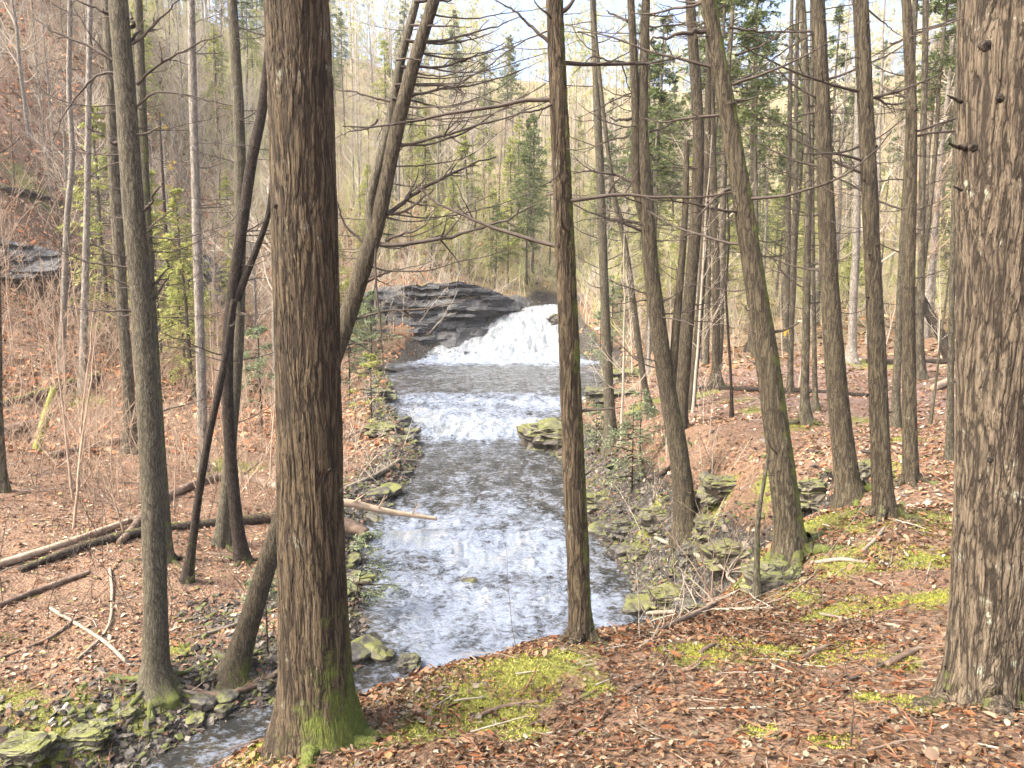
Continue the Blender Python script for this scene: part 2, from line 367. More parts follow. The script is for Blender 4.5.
for a, b_, r in [(800, 400, 2.0), (850, 400, 2.2), (900, 395, 2.2), (940, 400, 1.8), (760, 385, 3), (820, 375, 4), (900, 370, 4)]:
    g = G(a, b_); trail = np.maximum(trail, np.exp(-((xx - g[0]) ** 2 + (yy - g[1]) ** 2) / r ** 2))
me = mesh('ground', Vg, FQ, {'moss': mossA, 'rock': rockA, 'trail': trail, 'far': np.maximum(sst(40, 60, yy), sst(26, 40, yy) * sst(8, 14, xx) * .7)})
m, t, b, out = nt('forest_floor'); n = N_(t); v = n.coord('Object')
n1 = n.noise(v, 22, 6, .7); n2 = n.noise(v, 1.3, 4, .6); n3 = n.vor(v, 26); n4 = n.noise(v, 60, 4, .7)
cell = n.ramp(n.m('FRACT', n.m('MULTIPLY', n3.outputs['Color'], 1.0)), [(0, (.13, .075, .045)), (.25, (.22, .125, .07)), (.5, (.31, .195, .12)), (.72, (.13, .082, .05)), (1, (.36, .26, .175))])
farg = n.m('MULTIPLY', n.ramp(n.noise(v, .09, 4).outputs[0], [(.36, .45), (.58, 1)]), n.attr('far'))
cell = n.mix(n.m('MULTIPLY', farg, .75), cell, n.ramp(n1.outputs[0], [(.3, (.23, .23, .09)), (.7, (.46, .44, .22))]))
soil = n.ramp(n4.outputs[0], [(.3, (.028, .018, .012)), (.5, (.10, .062, .04)), (.7, (.20, .135, .09))])
col = n.mix(n.ramp(n2.outputs[0], [(.3, .35), (.6, .8)]), soil, cell)
tr = n.ramp(n1.outputs[0], [(.3, (.13, .085, .065)), (.7, (.30, .215, .18))])
col = n.mix(n.m('MULTIPLY', n.attr('trail'), .8), col, tr)
pebble = n.vor(v, 17); pb2 = n.vor(v, 17, 'DISTANCE_TO_EDGE')
rk = n.ramp(n.m('FRACT', pebble.outputs['Color']), [(0, (.025, .022, .018)), (.4, (.065, .058, .045)), (.8, (.12, .11, .088)), (1, (.20, .18, .15))])
rk = n.mix(n.ramp(pb2.outputs[0], [(0, 1), (.12, 0)]), rk, (.02, .017, .014))
rf = n.ramp(n.m('ADD', n.attr('rock'), n.m('MULTIPLY', n.m('SUBTRACT', n1.outputs[0], .5), 1.1)), [(.45, 0), (.62, 1)])
col = n.mix(rf, col, rk)
mn = n.noise(v, 5.5, 6, .7)
mf = n.ramp(n.m('ADD', n.attr('moss'), n.m('MULTIPLY', n.m('SUBTRACT', mn.outputs[0], .5), 2.4)), [(.52, 0), (.72, 1)])
mc = n.ramp(n4.outputs[0], [(.25, (.08, .09, .015)), (.5, (.20, .20, .04)), (.75, (.34, .32, .08))])
mc = n.mix(n.ramp(n.noise(v, 3, 2).outputs[0], [(.4, 0), (.6, .6)]), mc, (.15, .18, .04))
col = n.mix(n.m('MULTIPLY', mf, .9), col, mc)
n.l(col, b.inputs['Base Color']); b.inputs['Roughness'].default_value = .85; b.inputs['Specular IOR Level'].default_value = .3
hh = n.m('ADD', n.m('MULTIPLY', n3.outputs['Distance'], .8), n.m('ADD', n1.outputs[0], n.m('MULTIPLY', n.m('SUBTRACT', 1.0, pebble.outputs[0]), n.m('MULTIPLY', rf, 1.2))))
n.l(n.bump(hh, 1, .035), b.inputs['Normal'])
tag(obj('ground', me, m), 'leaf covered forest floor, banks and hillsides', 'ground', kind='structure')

# ================================================================ WATER
ys = []; y = -3.0
while y < 64: ys.append(y); y += (.045 if y < 5 else .022 + .0012 * max(y, 5)) if not 44.5 < y < 49.5 else .035
ys = np.array(ys); NC = 240
xl, xr = [], []
for y in ys:
    c = []
    for k in range(len(poly)):
        (ax, ay), (bx, by) = poly[k], poly[(k + 1) % len(poly)]
        if (ay > y) != (by > y): c.append(ax + (y - ay) * (bx - ax) / (by - ay))
    xl.append(min(c) if c else -9); xr.append(max(c) if c else -8)
xl = np.array(xl) - .5; xr = np.array(xr) + .5
ker = np.ones(9) / 9
u = np.linspace(0, 1, NC)[None]; WX = xl[:, None] * (1 - u) + xr[:, None] * u; WY = np.repeat(ys[:, None], NC, 1)
wx, wy = WX.ravel(), WY.ravel()
s = sdf(wx, wy)
fall = sst(44.9, 45.6, wy) * (1 - sst(49.2, 50.2, wy))
wx2 = wx + .25 * fbm(wx * .8, wy * .8, o=2, s=77)
lump0 = fbm(wx * .55, wy * .5, o=3, s=164)
wyq = wy + np.where(wy < 40, (1.5 * lump0 + .22 * (wx - np.interp(wy, [9, 45], [0, -1.5]))) * sst(9, 12, wy), 0)
rap = np.interp(wyq, [5, 8.6, 9.6, 11, 12.2, 13.2, 14.3, 15.6, 16.6, 18.5, 22.5, 23.6, 24.6, 26.3, 27.4, 28.6, 29.8, 31, 33, 40.5, 43.2, 45, 49.5, 51], [.15, .25, .78, .68, .98, .62, 1.18, .76, .42, .22, .24, .7, 1.4, 1.25, .6, 1.2, .7, .22, .06, .2, 1.15, 1.3, 1.3, .6])
streak = fbm(wx2 * 2.6, wy * .9, o=4, s=50); str2 = fbm(wx2 * 7, wy * 3.2, o=3, s=60); lump = fbm(wx * 1.3, wy * 1.6, o=3, s=64)
rid = 1 - np.abs(fbm(wx2 * 1.6, wy * 3.0, o=4, s=70)) * 2.2
calm = sst(.1, .9, -s)
foam = np.clip(rap - .70 + .55 * streak + .30 * str2 + .30 * lump, 0, 1) * (0.35 + .65 * calm)
foam = np.where(fall > .01, np.clip(.95 + .5 * str2 - (1 - sst(.0, .35, -s)) * .5, 0, 1) * fall + foam * (1 - fall), foam)
aer = np.clip(rap * .9 + .5 * streak + .25 * lump, 0, 1) * sst(-.1, 1.1, -s) * np.interp(wyq + .6 * lump, [7, 9.5, 10, 12.5, 13.5, 14.2, 15.5, 17.5, 22.5, 24, 30, 32, 41, 43], [.25, .8, 1.05, 1.0, .72, 1.1, .95, .45, .35, .9, .9, .3, .35, 1])
amp = .10 * np.clip(rap, .25, 1.1) * (.3 + .7 * calm)
wz = zw(wy) + amp * (.7 * rid * .55 + .55 * str2 + .5 * lump) + fall * sst(.0, .8, -s) * (.34 * fbm(wx * .9, wy * .7, o=3, s=81) + .07 * fbm(wx * 4.5, wy * 1.5, o=3, s=83))
wz += .14 * np.exp(-((wy - 14.3 - .5 * lump) / .35) ** 2) * calm + .16 * np.exp(-((wy - 24.6 - .5 * streak) / .4) ** 2) * calm
wz += np.where((wy > 43) & (wy < 45.4), .18 * np.abs(fbm(wx * 1.7, wy * 1.7, o=3, s=88)) * sst(43, 44.8, wy), 0)
ii = np.arange(len(ys) - 1)[:, None] * NC + np.arange(NC - 1)[None]
Fw = np.stack([ii, ii + 1, ii + 1 + NC, ii + NC], -1).reshape(-1, 4)
keep = (s[Fw] < np.where(fall[Fw] > .01, .05, .35)).any(1); Fw = Fw[keep]
Vw = np.stack([wx, wy, wz], -1)
def compact(V, Fc, *A):
    used = np.unique(Fc); mp = np.full(len(V), -1); mp[used] = np.arange(len(used)); return (V[used], mp[Fc]) + tuple(a[used] for a in A)
m, t, b, out = nt('creek_water'); n = N_(t)
v = n.coord('Object', (.8, 1.25, 1)); w1 = n.noise(v, 8, 6, .68, .5); w2 = n.noise(n.coord('Object', (.8, 1.5, 1)), 26, 5, .75, .3); w3 = n.noise(n.coord('Object', (1, .6, 1)), 2.6, 4, .6, .8)
rippl = n.m('ADD', n.m('MULTIPLY', w1.outputs[0], 1.0), n.m('ADD', n.m('MULTIPLY', w2.outputs[0], .7), n.m('MULTIPLY', w3.outputs[0], .7)))
fa = n.attr('foam'); ae = n.attr('aer')
body = n.mix(n.ramp(w3.outputs[0], [(.4, 0), (.65, 1)]), (.040, .042, .038), (.085, .07, .042))
af = n.ramp(n.m('ADD', ae, n.m('MULTIPLY', n.m('SUBTRACT', rippl, 1.2), 3.2)), [(.0, 0), (.9, 1)])
body = n.mix(af, body, (.35, .41, .50))
ff = n.ramp(n.m('ADD', fa, n.m('MULTIPLY', n.m('SUBTRACT', n.m('ADD', w1.outputs[0], n.m('MULTIPLY', w2.outputs[0], .8)), .9), 2.0)), [(.34, 0), (.85, 1)])
fs = n.noise(n.coord('Object', (1.5, .5, .6)), 2.2, 6, .65, .8); body = n.mix(ff, body, n.ramp(fs.outputs[0], [(.34, (.15, .18, .19)), (.46, (.31, .34, .34)), (.58, (.48, .49, .485))]))
n.l(body, b.inputs['Base Color']); n.l(n.ramp(ff, [(0, .08), (1, .6)]), b.inputs['Roughness']); b.inputs['IOR'].default_value = 1.33
n.l(n.bump(rippl, 1.0, .13), b.inputs['Normal'])
isf = (np.arange(len(Vw)))
fl = (wy[Fw].mean(1) > 44.95) & (wy[Fw].mean(1) < 50)
V1, F1, a1, a2 = compact(Vw, Fw[~fl], foam, aer); tag(obj('creek_water', mesh('creek', V1, F1, {'foam': a1, 'aer': a2}), m), 'blue grey creek water running in riffles towards the viewer', 'water', kind='structure')
V1, F1, a1, a2 = compact(Vw, Fw[fl], foam, aer); tag(obj('waterfall', mesh('waterfall', V1, F1, {'foam': a1, 'aer': a2}), m), 'white waterfall sliding down the ledge at the head of the creek', 'waterfall', kind='structure')

# ================================================================ GROUND SCATTER (stuff nobody could count)
def surf_normals(x, y, e=.06):
    hx = height(x + e, y) - height(x - e, y); hy = height(x, y + e) - height(x, y - e)
    N = np.stack([-hx / (2 * e), -hy / (2 * e), np.ones_like(x)], -1); return N / np.linalg.norm(N, axis=1, keepdims=True)
def scatter(nn, r0, r1, seed, spread=50, power=1.0):
    g = np.random.default_rng(seed); r = r0 + (r1 - r0) * g.random(nn) ** power; a = np.radians(g.uniform(-spread, spread, nn))
    x = r * np.sin(a); y = r * np.cos(a); return x, y, r, g
PAL = np.array([(.32, .165, .09), (.38, .235, .14), (.22, .115, .065), (.44, .33, .22), (.14, .085, .05), (.36, .18, .09), (.50, .41, .30), (.29, .19, .125), (.10, .065, .04), (.30, .135, .07), (.27, .23, .10)])
PALN = np.array([(.26, .13, .07), (.30, .18, .11), (.17, .085, .05), (.34, .25, .17), (.10, .06, .038), (.30, .15, .07), (.36, .29, .21), (.22, .15, .10), (.27, .21, .16), (.18, .10, .06), (.13, .08, .05), (.08, .05, .035), (.15, .085, .05), (.33, .17, .10)])
def leaves(name, nn, r0, r1, seed, size, label, power=1.0, palette=PAL, maskf=None, tilt=.45, spread=50, lift=.012, wmul=1.0):
    x, y, r, g = scatter(nn, r0, r1, seed, spread, power)
    d = sdf(x, y); k = d > .12
    rr = np.clip(gully_mask(x, y) * .75, 0, 1); k &= g.random(nn) > rr * .45
    mk = moss_mask(x, y); k &= g.random(nn) > mk * 1.0 * (vn(x * 5.5, y * 5.5, s=4) > -.3)
    k &= g.random(nn) < .25 + .75 * sst(-.45, .35, fbm(x * 1.1, y * 1.1, o=3, s=91)); 
    k &= ~((d < 1.3) & (g.random(nn) > .35 + .4 * (d > .7)))
    if maskf is not None: k &= maskf(x, y, g)
    x, y, r = x[k], y[k], r[k]; nn = len(x)
    z = height(x, y); N = surf_normals(x, y); N = N + g.normal(0, tilt * .55, N.shape); N /= np.linalg.norm(N, axis=1, keepdims=True)
    q = g.normal(size=(nn, 3)); A = np.cross(N, q); A /= np.linalg.norm(A, axis=1, keepdims=True); B = np.cross(N, A)
    L = (size[0] + (size[1] * 1.25 - size[0]) * g.random(nn) ** 2)[:, None] * (1 + .012 * np.maximum(r - 10, 0))[:, None]; Wd = L * g.uniform(.3, .75, (nn, 1)) * wmul
    c = np.stack([x, y, z + lift], -1) + N * (g.random((nn, 1)) * .012)
    f = g.uniform(-.1, .22, (nn, 1))
    sk = g.uniform(-.25, .25, (nn, 1))
    cv = g.normal(0, .14, (nn, 1)); w1_ = g.uniform(.35, .6, (nn, 1)); w2_ = g.uniform(.35, .55, (nn, 1))
    V = np.stack([c - A * L * .5, c - A * L * .18 + B * Wd * w1_ + N * L * f, c + A * L * (.22 + sk * .3) + B * Wd * w2_ + N * L * (f + cv), c + A * L * .5 + N * L * cv * 1.6, c + A * L * (.22 - sk * .3) - B * Wd * w1_ + N * L * (f + cv), c - A * L * .2 - B * Wd * w2_ + N * L * f], 1).reshape(-1, 3)
    i4 = np.arange(nn)[:, None] * 6; Fc = np.concatenate([i4 + [0, 1, 2, 3], i4 + [0, 3, 4, 5]])
    col = palette[g.integers(0, len(palette), nn)] * g.uniform(.5, 1.12, (nn, 1)) * (1 + .45 * fbm(x * .9, y * .9, o=3, s=55))[:, None]; col = np.repeat(col, 6, 0)
    tag(obj(name, mesh(name, V, Fc, {'col': col}, smooth=False), M['leaf']), label, 'leaves', kind='stuff')
leaves('fallen_leaves', 300000, 1.6, 8.5, 1, (.010, .034), 'brown fallen leaves littering the near bank', power=.9, palette=PALN * np.array([.70, .76, .72]))
leaves('fallen_leaves', 2200, 1.6, 9, 7, (.035, .06), 'larger curled brown oak leaves lying loose on the near bank', palette=PALN[[0, 1, 5, 7, 9, 13]] * .85, tilt=.7, lift=.02)
leaves('fallen_needles', 60000, 1.6, 8, 6, (.03, .07), 'rust brown pine needles and bark flakes on the near bank', palette=np.array([(.27, .11, .05), (.21, .09, .045), (.30, .16, .09), (.14, .07, .04)]), wmul=.14, lift=.008)
leaves('fallen_leaves', 210000, 6, 45, 2, (.03, .08), 'rust coloured fallen leaves over the valley floor and flats', maskf=lambda x, y, g: g.random(len(x)) < np.where((x > 1) & (y > 9), .7, 1))
leaves('fallen_leaves', 90000, 8, 26, 8, (.03, .07), 'rust coloured leaves over the right hand bank and flat', maskf=lambda x, y, g: x > .5)
leaves('fallen_leaves', 110000, 22, 62, 9, (.10, .2), 'rust orange leaves covering the steep left hillside', palette=np.array([(.44, .21, .10), (.52, .29, .15), (.34, .15, .07), (.55, .38, .22), (.24, .12, .06), (.46, .19, .09)]), maskf=lambda x, y, g: x < -3)
leaves('fallen_leaves', 60000, 25, 75, 3, (.10, .2), 'faded leaf litter on the far hillsides', palette=PAL * np.array([1.05, 1.05, .85]))
# loose shale chips at the stream edges and in the gully
x, y, r, g = scatter(150000, 6, 40, 12, 45)
d = sdf(x, y); gm = gully_mask(x, y)
rk_ = np.maximum(gm * .55, np.maximum((1 - sst(.3, 1.6, d)), 0))
for gq, rq in zip(gv, (.8, .7, .6, .6, .7)): rk_ = np.maximum(rk_, np.exp(-((x - gq[0]) ** 2 + (y - gq[1]) ** 2) / rq ** 2))
k = (d > -.15) & (g.random(len(x)) < rk_); x, y, r = x[k], y[k], r[k]; nn = len(x)
z = height(x, y); sz = g.uniform(.012, .045, nn) * (1 + (g.random(nn) > .98) * .7) * (1 + .03 * r)
cube = np.array([(-1, -1, -1), (1, -1, -1), (1, 1, -1), (-1, 1, -1), (-.8, -.7, 1), (.7, -.8, 1), (.8, .7, 1), (-.7, .8, 1)], float)
Vc = cube[None] * np.stack([sz, sz * g.uniform(.5, 1, nn), sz * g.uniform(.12, .3, nn)], -1)[:, None] * g.uniform(.7, 1.2, (nn, 8, 1))
a = g.uniform(0, 6.28, nn); ca, sa = np.cos(a)[:, None], np.sin(a)[:, None]; tl = g.normal(0, .35, (nn, 1))
X2 = Vc[..., 0] * ca - Vc[..., 1] * sa; Y2 = Vc[..., 0] * sa + Vc[..., 1] * ca
Vc = np.stack([X2, Y2, Vc[..., 2] + X2 * tl + Y2 * g.normal(0, .3, (nn, 1))], -1) + np.stack([x, y, z + sz * .15], -1)[:, None]
i8 = np.arange(nn)[:, None, None] * 8; fc = (i8 + np.array([(4, 5, 6, 7), (0, 1, 5, 4), (1, 2, 6, 5), (2, 3, 7, 6), (3, 0, 4, 7)])[None]).reshape(-1, 4)
pal = np.array([(.06, .05, .042), (.09, .08, .065), (.035, .03, .025), (.11, .10, .085), (.09, .10, .04), (.17, .15, .12), (.12, .075, .05), (.10, .11, .04)])
pal = pal
tag(obj('shale_rubble', mesh('shale', Vc.reshape(-1, 3), fc, {'col': np.repeat(pal[g.integers(0, 8, nn)], 8, 0)}, smooth=False), M['leaf']), 'loose grey shale chips along the water edge and gully', 'rubble', kind='stuff')
# moss tufts: short blades giving the moss cushions a real surface
x, y, r, g = scatter(800000, 1.6, 15, 14, 46)
mk = moss_mask(x, y); k = (mk + .8 * fbm(x * 3, y * 3, o=3, s=5) > .45) & (sdf(x, y) > .1); x, y, r = x[k], y[k], r[k]; nn = len(x)
z = height(x, y); hgt = g.uniform(.004, .010, nn) * (1 + .05 * r); wd = g.uniform(.0018, .0045, nn) * (1 + .08 * r); a = g.uniform(0, 6.28, nn)
c = np.stack([x, y, z + .004], -1); dx = np.stack([np.cos(a) * wd, np.sin(a) * wd, 0 * a], -1); tip = np.stack([g.normal(0, .006, nn), g.normal(0, .006, nn), hgt], -1)
V = np.stack([c - dx, c + dx, c + tip], 1).reshape(-1, 3)
pal = np.array([(.26, .25, .045), (.17, .19, .035), (.35, .33, .075), (.11, .13, .03), (.29, .24, .08)])
ci = np.clip((fbm(x * 2.2, y * 2.2, o=2, s=8) + .5) * 3 + g.normal(0, .8, nn), 0, 4).astype(int)
tag(obj('moss_cushions', mesh('moss', V, np.arange(nn * 3).reshape(-1, 3), {'col': np.repeat(pal[ci], 3, 0)}, smooth=False), M['moss']), 'yellow green moss cushions on the banks', 'moss', kind='stuff')
# twig litter
x, y, r, g = scatter(5200, 1.8, 30, 15, 48); k = sdf(x, y) > .1; x, y, r = x[k], y[k], r[k]; nn = len(x)
z = height(x, y); a = g.uniform(0, 6.28, nn); L = g.uniform(.05, .35, nn) * (1 + .05 * r)
S = np.stack([x, y, z + .015], -1); D = np.stack([np.cos(a), np.sin(a), g.normal(0, .06, nn)], -1)
Pn = grow(S, D, L, 4, 0, .16, g); gz = height(Pn[..., 0], Pn[..., 1]); Pn[..., 2] = np.maximum(gz + .008, Pn[..., 2] * .3 + (gz + .012) * .7)
R = (g.uniform(.0015, .005, nn) * (1 + .06 * r))[:, None] * np.linspace(1, .5, 4)[None]
V, Fc = tubes(Pn, R, 4); pal = np.array([(.10, .07, .05), (.20, .15, .11), (.24, .19, .14), (.32, .28, .22), (.20, .10, .06)])
tag(obj('twig_litter', mesh('twigs', V, Fc, {'col': np.repeat(pal[g.integers(0, 5, nn)], 16, 0)}), M['leaf']), 'short dead twigs lying among the leaves', 'twigs', kind='stuff')
# ================================================================ TREE BUILDERS
def resample(Pt, Rt, step):
    Pt = np.asarray(Pt, float); Rt = np.asarray(Rt, float)
    d = np.r_[0, np.cumsum(np.linalg.norm(np.diff(Pt, axis=0), axis=1))]
    # smooth cubic through the points
    n = max(int(d[-1] / step), 6); s = np.linspace(0, d[-1], n)
    def cub(col):
        k = np.gradient(col, d); i = np.clip(np.searchsorted(d, s) - 1, 0, len(d) - 2); h = d[i + 1] - d[i]; t = (s - d[i]) / h
        return (2*t**3-3*t**2+1)*col[i] + (t**3-2*t**2+t)*h*k[i] + (-2*t**3+3*t**2)*col[i+1] + (t**3-t**2)*h*k[i+1]
    return np.stack([cub(Pt[:, j]) for j in range(3)], 1), np.interp(s, d, Rt), s
def trunk_mesh(name, Pt, Rt, step, sides, flare=.5, flare_h=.18, roots=4, seed=0, moss_h=.5, moss_side=None, moss_base=1.0, rough=.02):
    Pn, R, s = resample(Pt, Rt, step); n = len(Pn)
    T, A, B = [q[0] for q in frames(Pn[None])]
    th = np.linspace(0, 2 * np.pi, sides, endpoint=False)
    hgt = s[:, None] - .15
    fl = flare * np.exp(-np.maximum(hgt, 0) / flare_h)
    g = np.random.default_rng(seed); ph = g.uniform(0, 6.28, 3)
    lob = .55 + .45 * np.cos(roots * th + ph[0])[None] * np.cos((roots - 1) * th * .5 + ph[1])[None]
    cx, sx = np.cos(th)[None], np.sin(th)[None]
    rr = R[:, None] * (1 + fl * (0.6 + lob) + rough * fbm(cx * 2 + s[:, None] * 1.5, sx * 2 + 7, s[:, None] * 2 + 0 * cx, o=3, s=seed) * 3 + .06 * vn(cx * .9 + 3, sx * .9 + s[:, None] * .6, s=seed + 5))
    V = Pn[:, None] + rr[..., None] * (cx[..., None] * A[:, None] + sx[..., None] * B[:, None])
    dirs = (cx[..., None] * A[:, None] + sx[..., None] * B[:, None])
    mo = moss_base * np.exp(-np.maximum(hgt, 0) / moss_h) * (.55 + .45 * np.clip(dirs[..., 0] * 1.0, -1, 1))
    if moss_side is not None:
        ms = np.array(moss_side[:3]) / np.linalg.norm(moss_side[:3]); mo = np.maximum(mo, moss_side[3] * np.clip((dirs * ms).sum(-1) * 1.6 - .4, 0, 1))
    i = np.arange(n - 1)[:, None] * sides; k = np.arange(sides)[None]; k2 = (k + 1) % sides
    Fc = np.stack([i + k, i + k2, i + sides + k2, i + sides + k], -1).reshape(-1, 4)
    V = V.reshape(-1, 3); top = len(V); V = np.vstack([V, Pn[-1] + T[-1] * R[-1] * .4]); mo = np.r_[mo.ravel(), 0]
    cap = np.stack([(n - 1) * sides + np.arange(sides), (n - 1) * sides + (np.arange(sides) + 1) % sides, np.full(sides, top)], -1)
    return V, [Fc, cap], mo
def branch(P0, D, L, r0, seed, up=.4, twigs=5, K=9, sides=6, wig=.09, tl=(.15, .4), sub=0):
    g = np.random.default_rng(seed)
    Pn = grow(np.array([P0]), np.array([D], float), np.array([L]), K, up, wig, g); R = (r0 * np.linspace(1, .22, K) ** .8)[None]
    parts = [tubes(Pn, R, sides)]
    if twigs:
        S, Dd, rr, t_ = children(Pn, R, twigs, .2, .97, (25, 65), g); Lt = L * g.uniform(tl[0], tl[1], twigs) * (1.1 - t_)
        P2 = grow(S, Dd, Lt, 6, up * .5, .14, g); R2 = (rr * .55)[:, None] * np.linspace(1, .3, 6)[None]; parts.append(tubes(P2, R2, 4))
        if sub:
            S, Dd, rr, t_ = children(P2, R2, sub, .2, .95, (25, 60), g); P3 = grow(S, Dd, np.repeat(Lt, sub) * g.uniform(.25, .6, len(S)), 4, 0, .15, g)
            parts.append(tubes(P3, (rr * .6)[:, None] * np.linspace(1, .4, 4)[None], 3))
    return join(parts)
def path_branch(Pt, r0, seed, twigs=4, r1=.25, sub=0):
    g = np.random.default_rng(seed); Pn, _, s = resample(Pt, np.ones(len(Pt)), max(np.linalg.norm(np.array(Pt[0]) - np.array(Pt[-1])) / 16, .02))
    Pn = Pn + np.cumsum(g.normal(0, .006, Pn.shape), 0) * (r0 / .012); K = len(Pn); R = (r0 * np.linspace(1, r1, K))[None]; Pn = Pn[None]
    parts = [tubes(Pn, R, 7)]; L = s[-1]
    if twigs:
        S, Dd, rr, t_ = children(Pn, R, twigs, .25, .97, (25, 60), g); Lt = L * g.uniform(.12, .35, twigs) * (1.15 - t_)
        P2 = grow(S, Dd, Lt, 6, .2, .14, g); R2 = (rr * .6)[:, None] * np.linspace(1, .3, 6)[None]; parts.append(tubes(P2, R2, 4))
        if sub:
            S, Dd, rr, t_ = children(P2, R2, sub, .2, .95, (25, 60), g); P3 = grow(S, Dd, np.repeat(Lt, sub) * g.uniform(.25, .6, len(S)), 4, 0, .15, g)
            parts.append(tubes(P3, (rr * .6)[:, None] * np.linspace(1, .4, 4)[None], 3))
    return join(parts)
GREEN = np.array([(.085, .125, .035), (.12, .165, .05), (.155, .19, .065), (.19, .21, .08), (.06, .095, .032)])
def needle_faces(Pn, nper, size, g, pal=GREEN, width=.35, flat=.5):
    """small needle-cluster faces along twigs"""
    N, K, _ = Pn.shape; t = g.uniform(0.05, 1, (N, nper)) * (K - 1.001); i = t.astype(int); f = (t - i)[..., None]; ii = np.arange(N)[:, None]
    c = (Pn[ii, i] * (1 - f) + Pn[ii, i + 1] * f).reshape(-1, 3); T = (Pn[ii, i + 1] - Pn[ii, i]).reshape(-1, 3); T /= np.linalg.norm(T, axis=1, keepdims=True) + 1e-9
    n = len(c); q = g.normal(size=(n, 3)); q[:, 2] *= flat; d = T * g.uniform(.2, 1, (n, 1)) + q * .6; d /= np.linalg.norm(d, axis=1, keepdims=True)
    w = np.cross(d, np.array([0, 0, 1.0]) + g.normal(0, .5, (n, 3))); w /= np.linalg.norm(w, axis=1, keepdims=True) + 1e-9
    L = size * g.uniform(.6, 1.4, (n, 1))
    V = np.stack([c - w * L * width * .2, c + d * L * .5 - w * L * width * .5, c + d * L, c + d * L * .5 + w * L * width * .5], 1).reshape(-1, 3)
    Fc = np.arange(n * 4).reshape(-1, 4)
    base = pal[np.repeat(g.integers(0, len(pal), N), nper)] * g.uniform(.8, 1.25, (n, 1))
    return V, Fc, np.repeat(base, 4, 0)
def hemlock_crown(h0, h1, rad, nb, seed, size=.09, nper=7, n2=9, droop=-.45, rtrunk=.08, dead=0, pal=GREEN, nsub=0):
    """returns wood (V,F) and needles (V,F,col) for a crown on a trunk on the z axis"""
    g = np.random.default_rng(seed); z = h0 + (h1 - h0) * g.random(nb) ** .85; a = g.uniform(0, 6.28, nb)
    taper = np.clip((h1 - z) / (h1 - h0), .05, 1) ** .7; low = np.clip(.55 + (z - h0) / (h1 - h0) * 1.6, .55, 1)
    L = rad * taper * low * g.uniform(.55, 1.1, nb)
    S = np.stack([0 * z, 0 * z, z], -1); D = np.stack([np.cos(a), np.sin(a), g.uniform(.0, .35, nb)], -1)
    P1 = grow(S, D, L, 7, droop, .07, g); R1 = (.008 + .009 * L)[:, None] * np.linspace(1, .2, 7)[None]
    S2, D2, r2, t2 = children(P1, R1, n2, .2, .98, (35, 70), g, flat=.25)
    L2 = np.repeat(L, n2) * .42 * (1.15 - t2) * g.uniform(.6, 1.2, len(S2)) + .08
    P2 = grow(S2, D2, L2, 4, droop * .6, .1, g); R2 = np.maximum(r2 * .4, .0025)[:, None] * np.linspace(1, .5, 4)[None]
    tip = P1[:, 3:]
    V, Fc, col = needle_faces(P2, nper, size, g, pal); V2, F2, c2 = needle_faces(tip, nper, size, g, pal)
    return join([tubes(P1, R1, 4), tubes(P2, R2, 3)]), (np.vstack([V, V2]), np.vstack([Fc, F2 + len(V)]), np.vstack([col, c2]))
def bare_crown(h, r0, seed, nb=22, n2=6, n3=5, t0=.35, spread=(30, 65), lenf=.32, up=.5, minr=.004):
    g = np.random.default_rng(seed); Z = np.linspace(0, h, 14); Pt = np.stack([np.cumsum(g.normal(0, .02 * h / 10, 14)), np.cumsum(g.normal(0, .02 * h / 10, 14)), Z], -1)
    Pt[:, :2] -= Pt[0, :2]; R = r0 * np.linspace(1, .12, 14) ** .9
    S, D, rr, t_ = children(Pt[None], R[None], nb, t0, .99, spread, g); L = h * lenf * (1.15 - t_) * g.uniform(.5, 1.1, nb)
    P1 = grow(S, D, L, 7, up, .12, g); R1 = np.maximum(rr * .42, minr)[:, None] * np.linspace(1, .3, 7)[None]
    S, D, rr, t2 = children(P1, R1, n2, .2, .97, (25, 60), g); L2 = np.repeat(L, n2) * g.uniform(.2, .5, len(S)) * (1.2 - t2)
    P2 = grow(S, D, L2, 5, up * .5, .14, g); R2 = np.maximum(rr * .55, minr)[:, None] * np.linspace(1, .5, 5)[None]
    parts = [tubes(P1, R1, 4), tubes(P2, R2, 3)]
    if n3:
        S, D, rr, t3 = children(P2, R2, n3, .1, .97, (25, 60), g); L3 = np.repeat(L2, n3) * g.uniform(.25, .6, len(S))
        P3 = grow(S, D, L3, 3, 0, .14, g); parts.append(tubes(P3, np.maximum(rr * .5, minr * .8)[:, None] * np.linspace(1, .6, 3)[None], 3))
    return (Pt, R), join(parts)
def add_crown(root, top, r, seed, rad=2.0, hh=5.0, pal=GREEN, nb=26):
    wood, nd = hemlock_crown(0, hh, rad, nb, seed, size=.16, nper=6, n2=8, pal=pal)
    st = np.stack([np.zeros(6), np.zeros(6), np.linspace(-.05, hh, 6)], -1)[None]
    wood = join([wood, tubes(st, (r * np.linspace(1, .1, 6))[None], 8)])
    o = obj('crown', mesh('crown_wood', *wood, {'moss': np.zeros(len(wood[0]))}), M['bark_far'], root, top)
    obj('foliage', mesh('crown_foliage', nd[0], nd[1], {'col': nd[2]}, smooth=False), M['needle'], o)

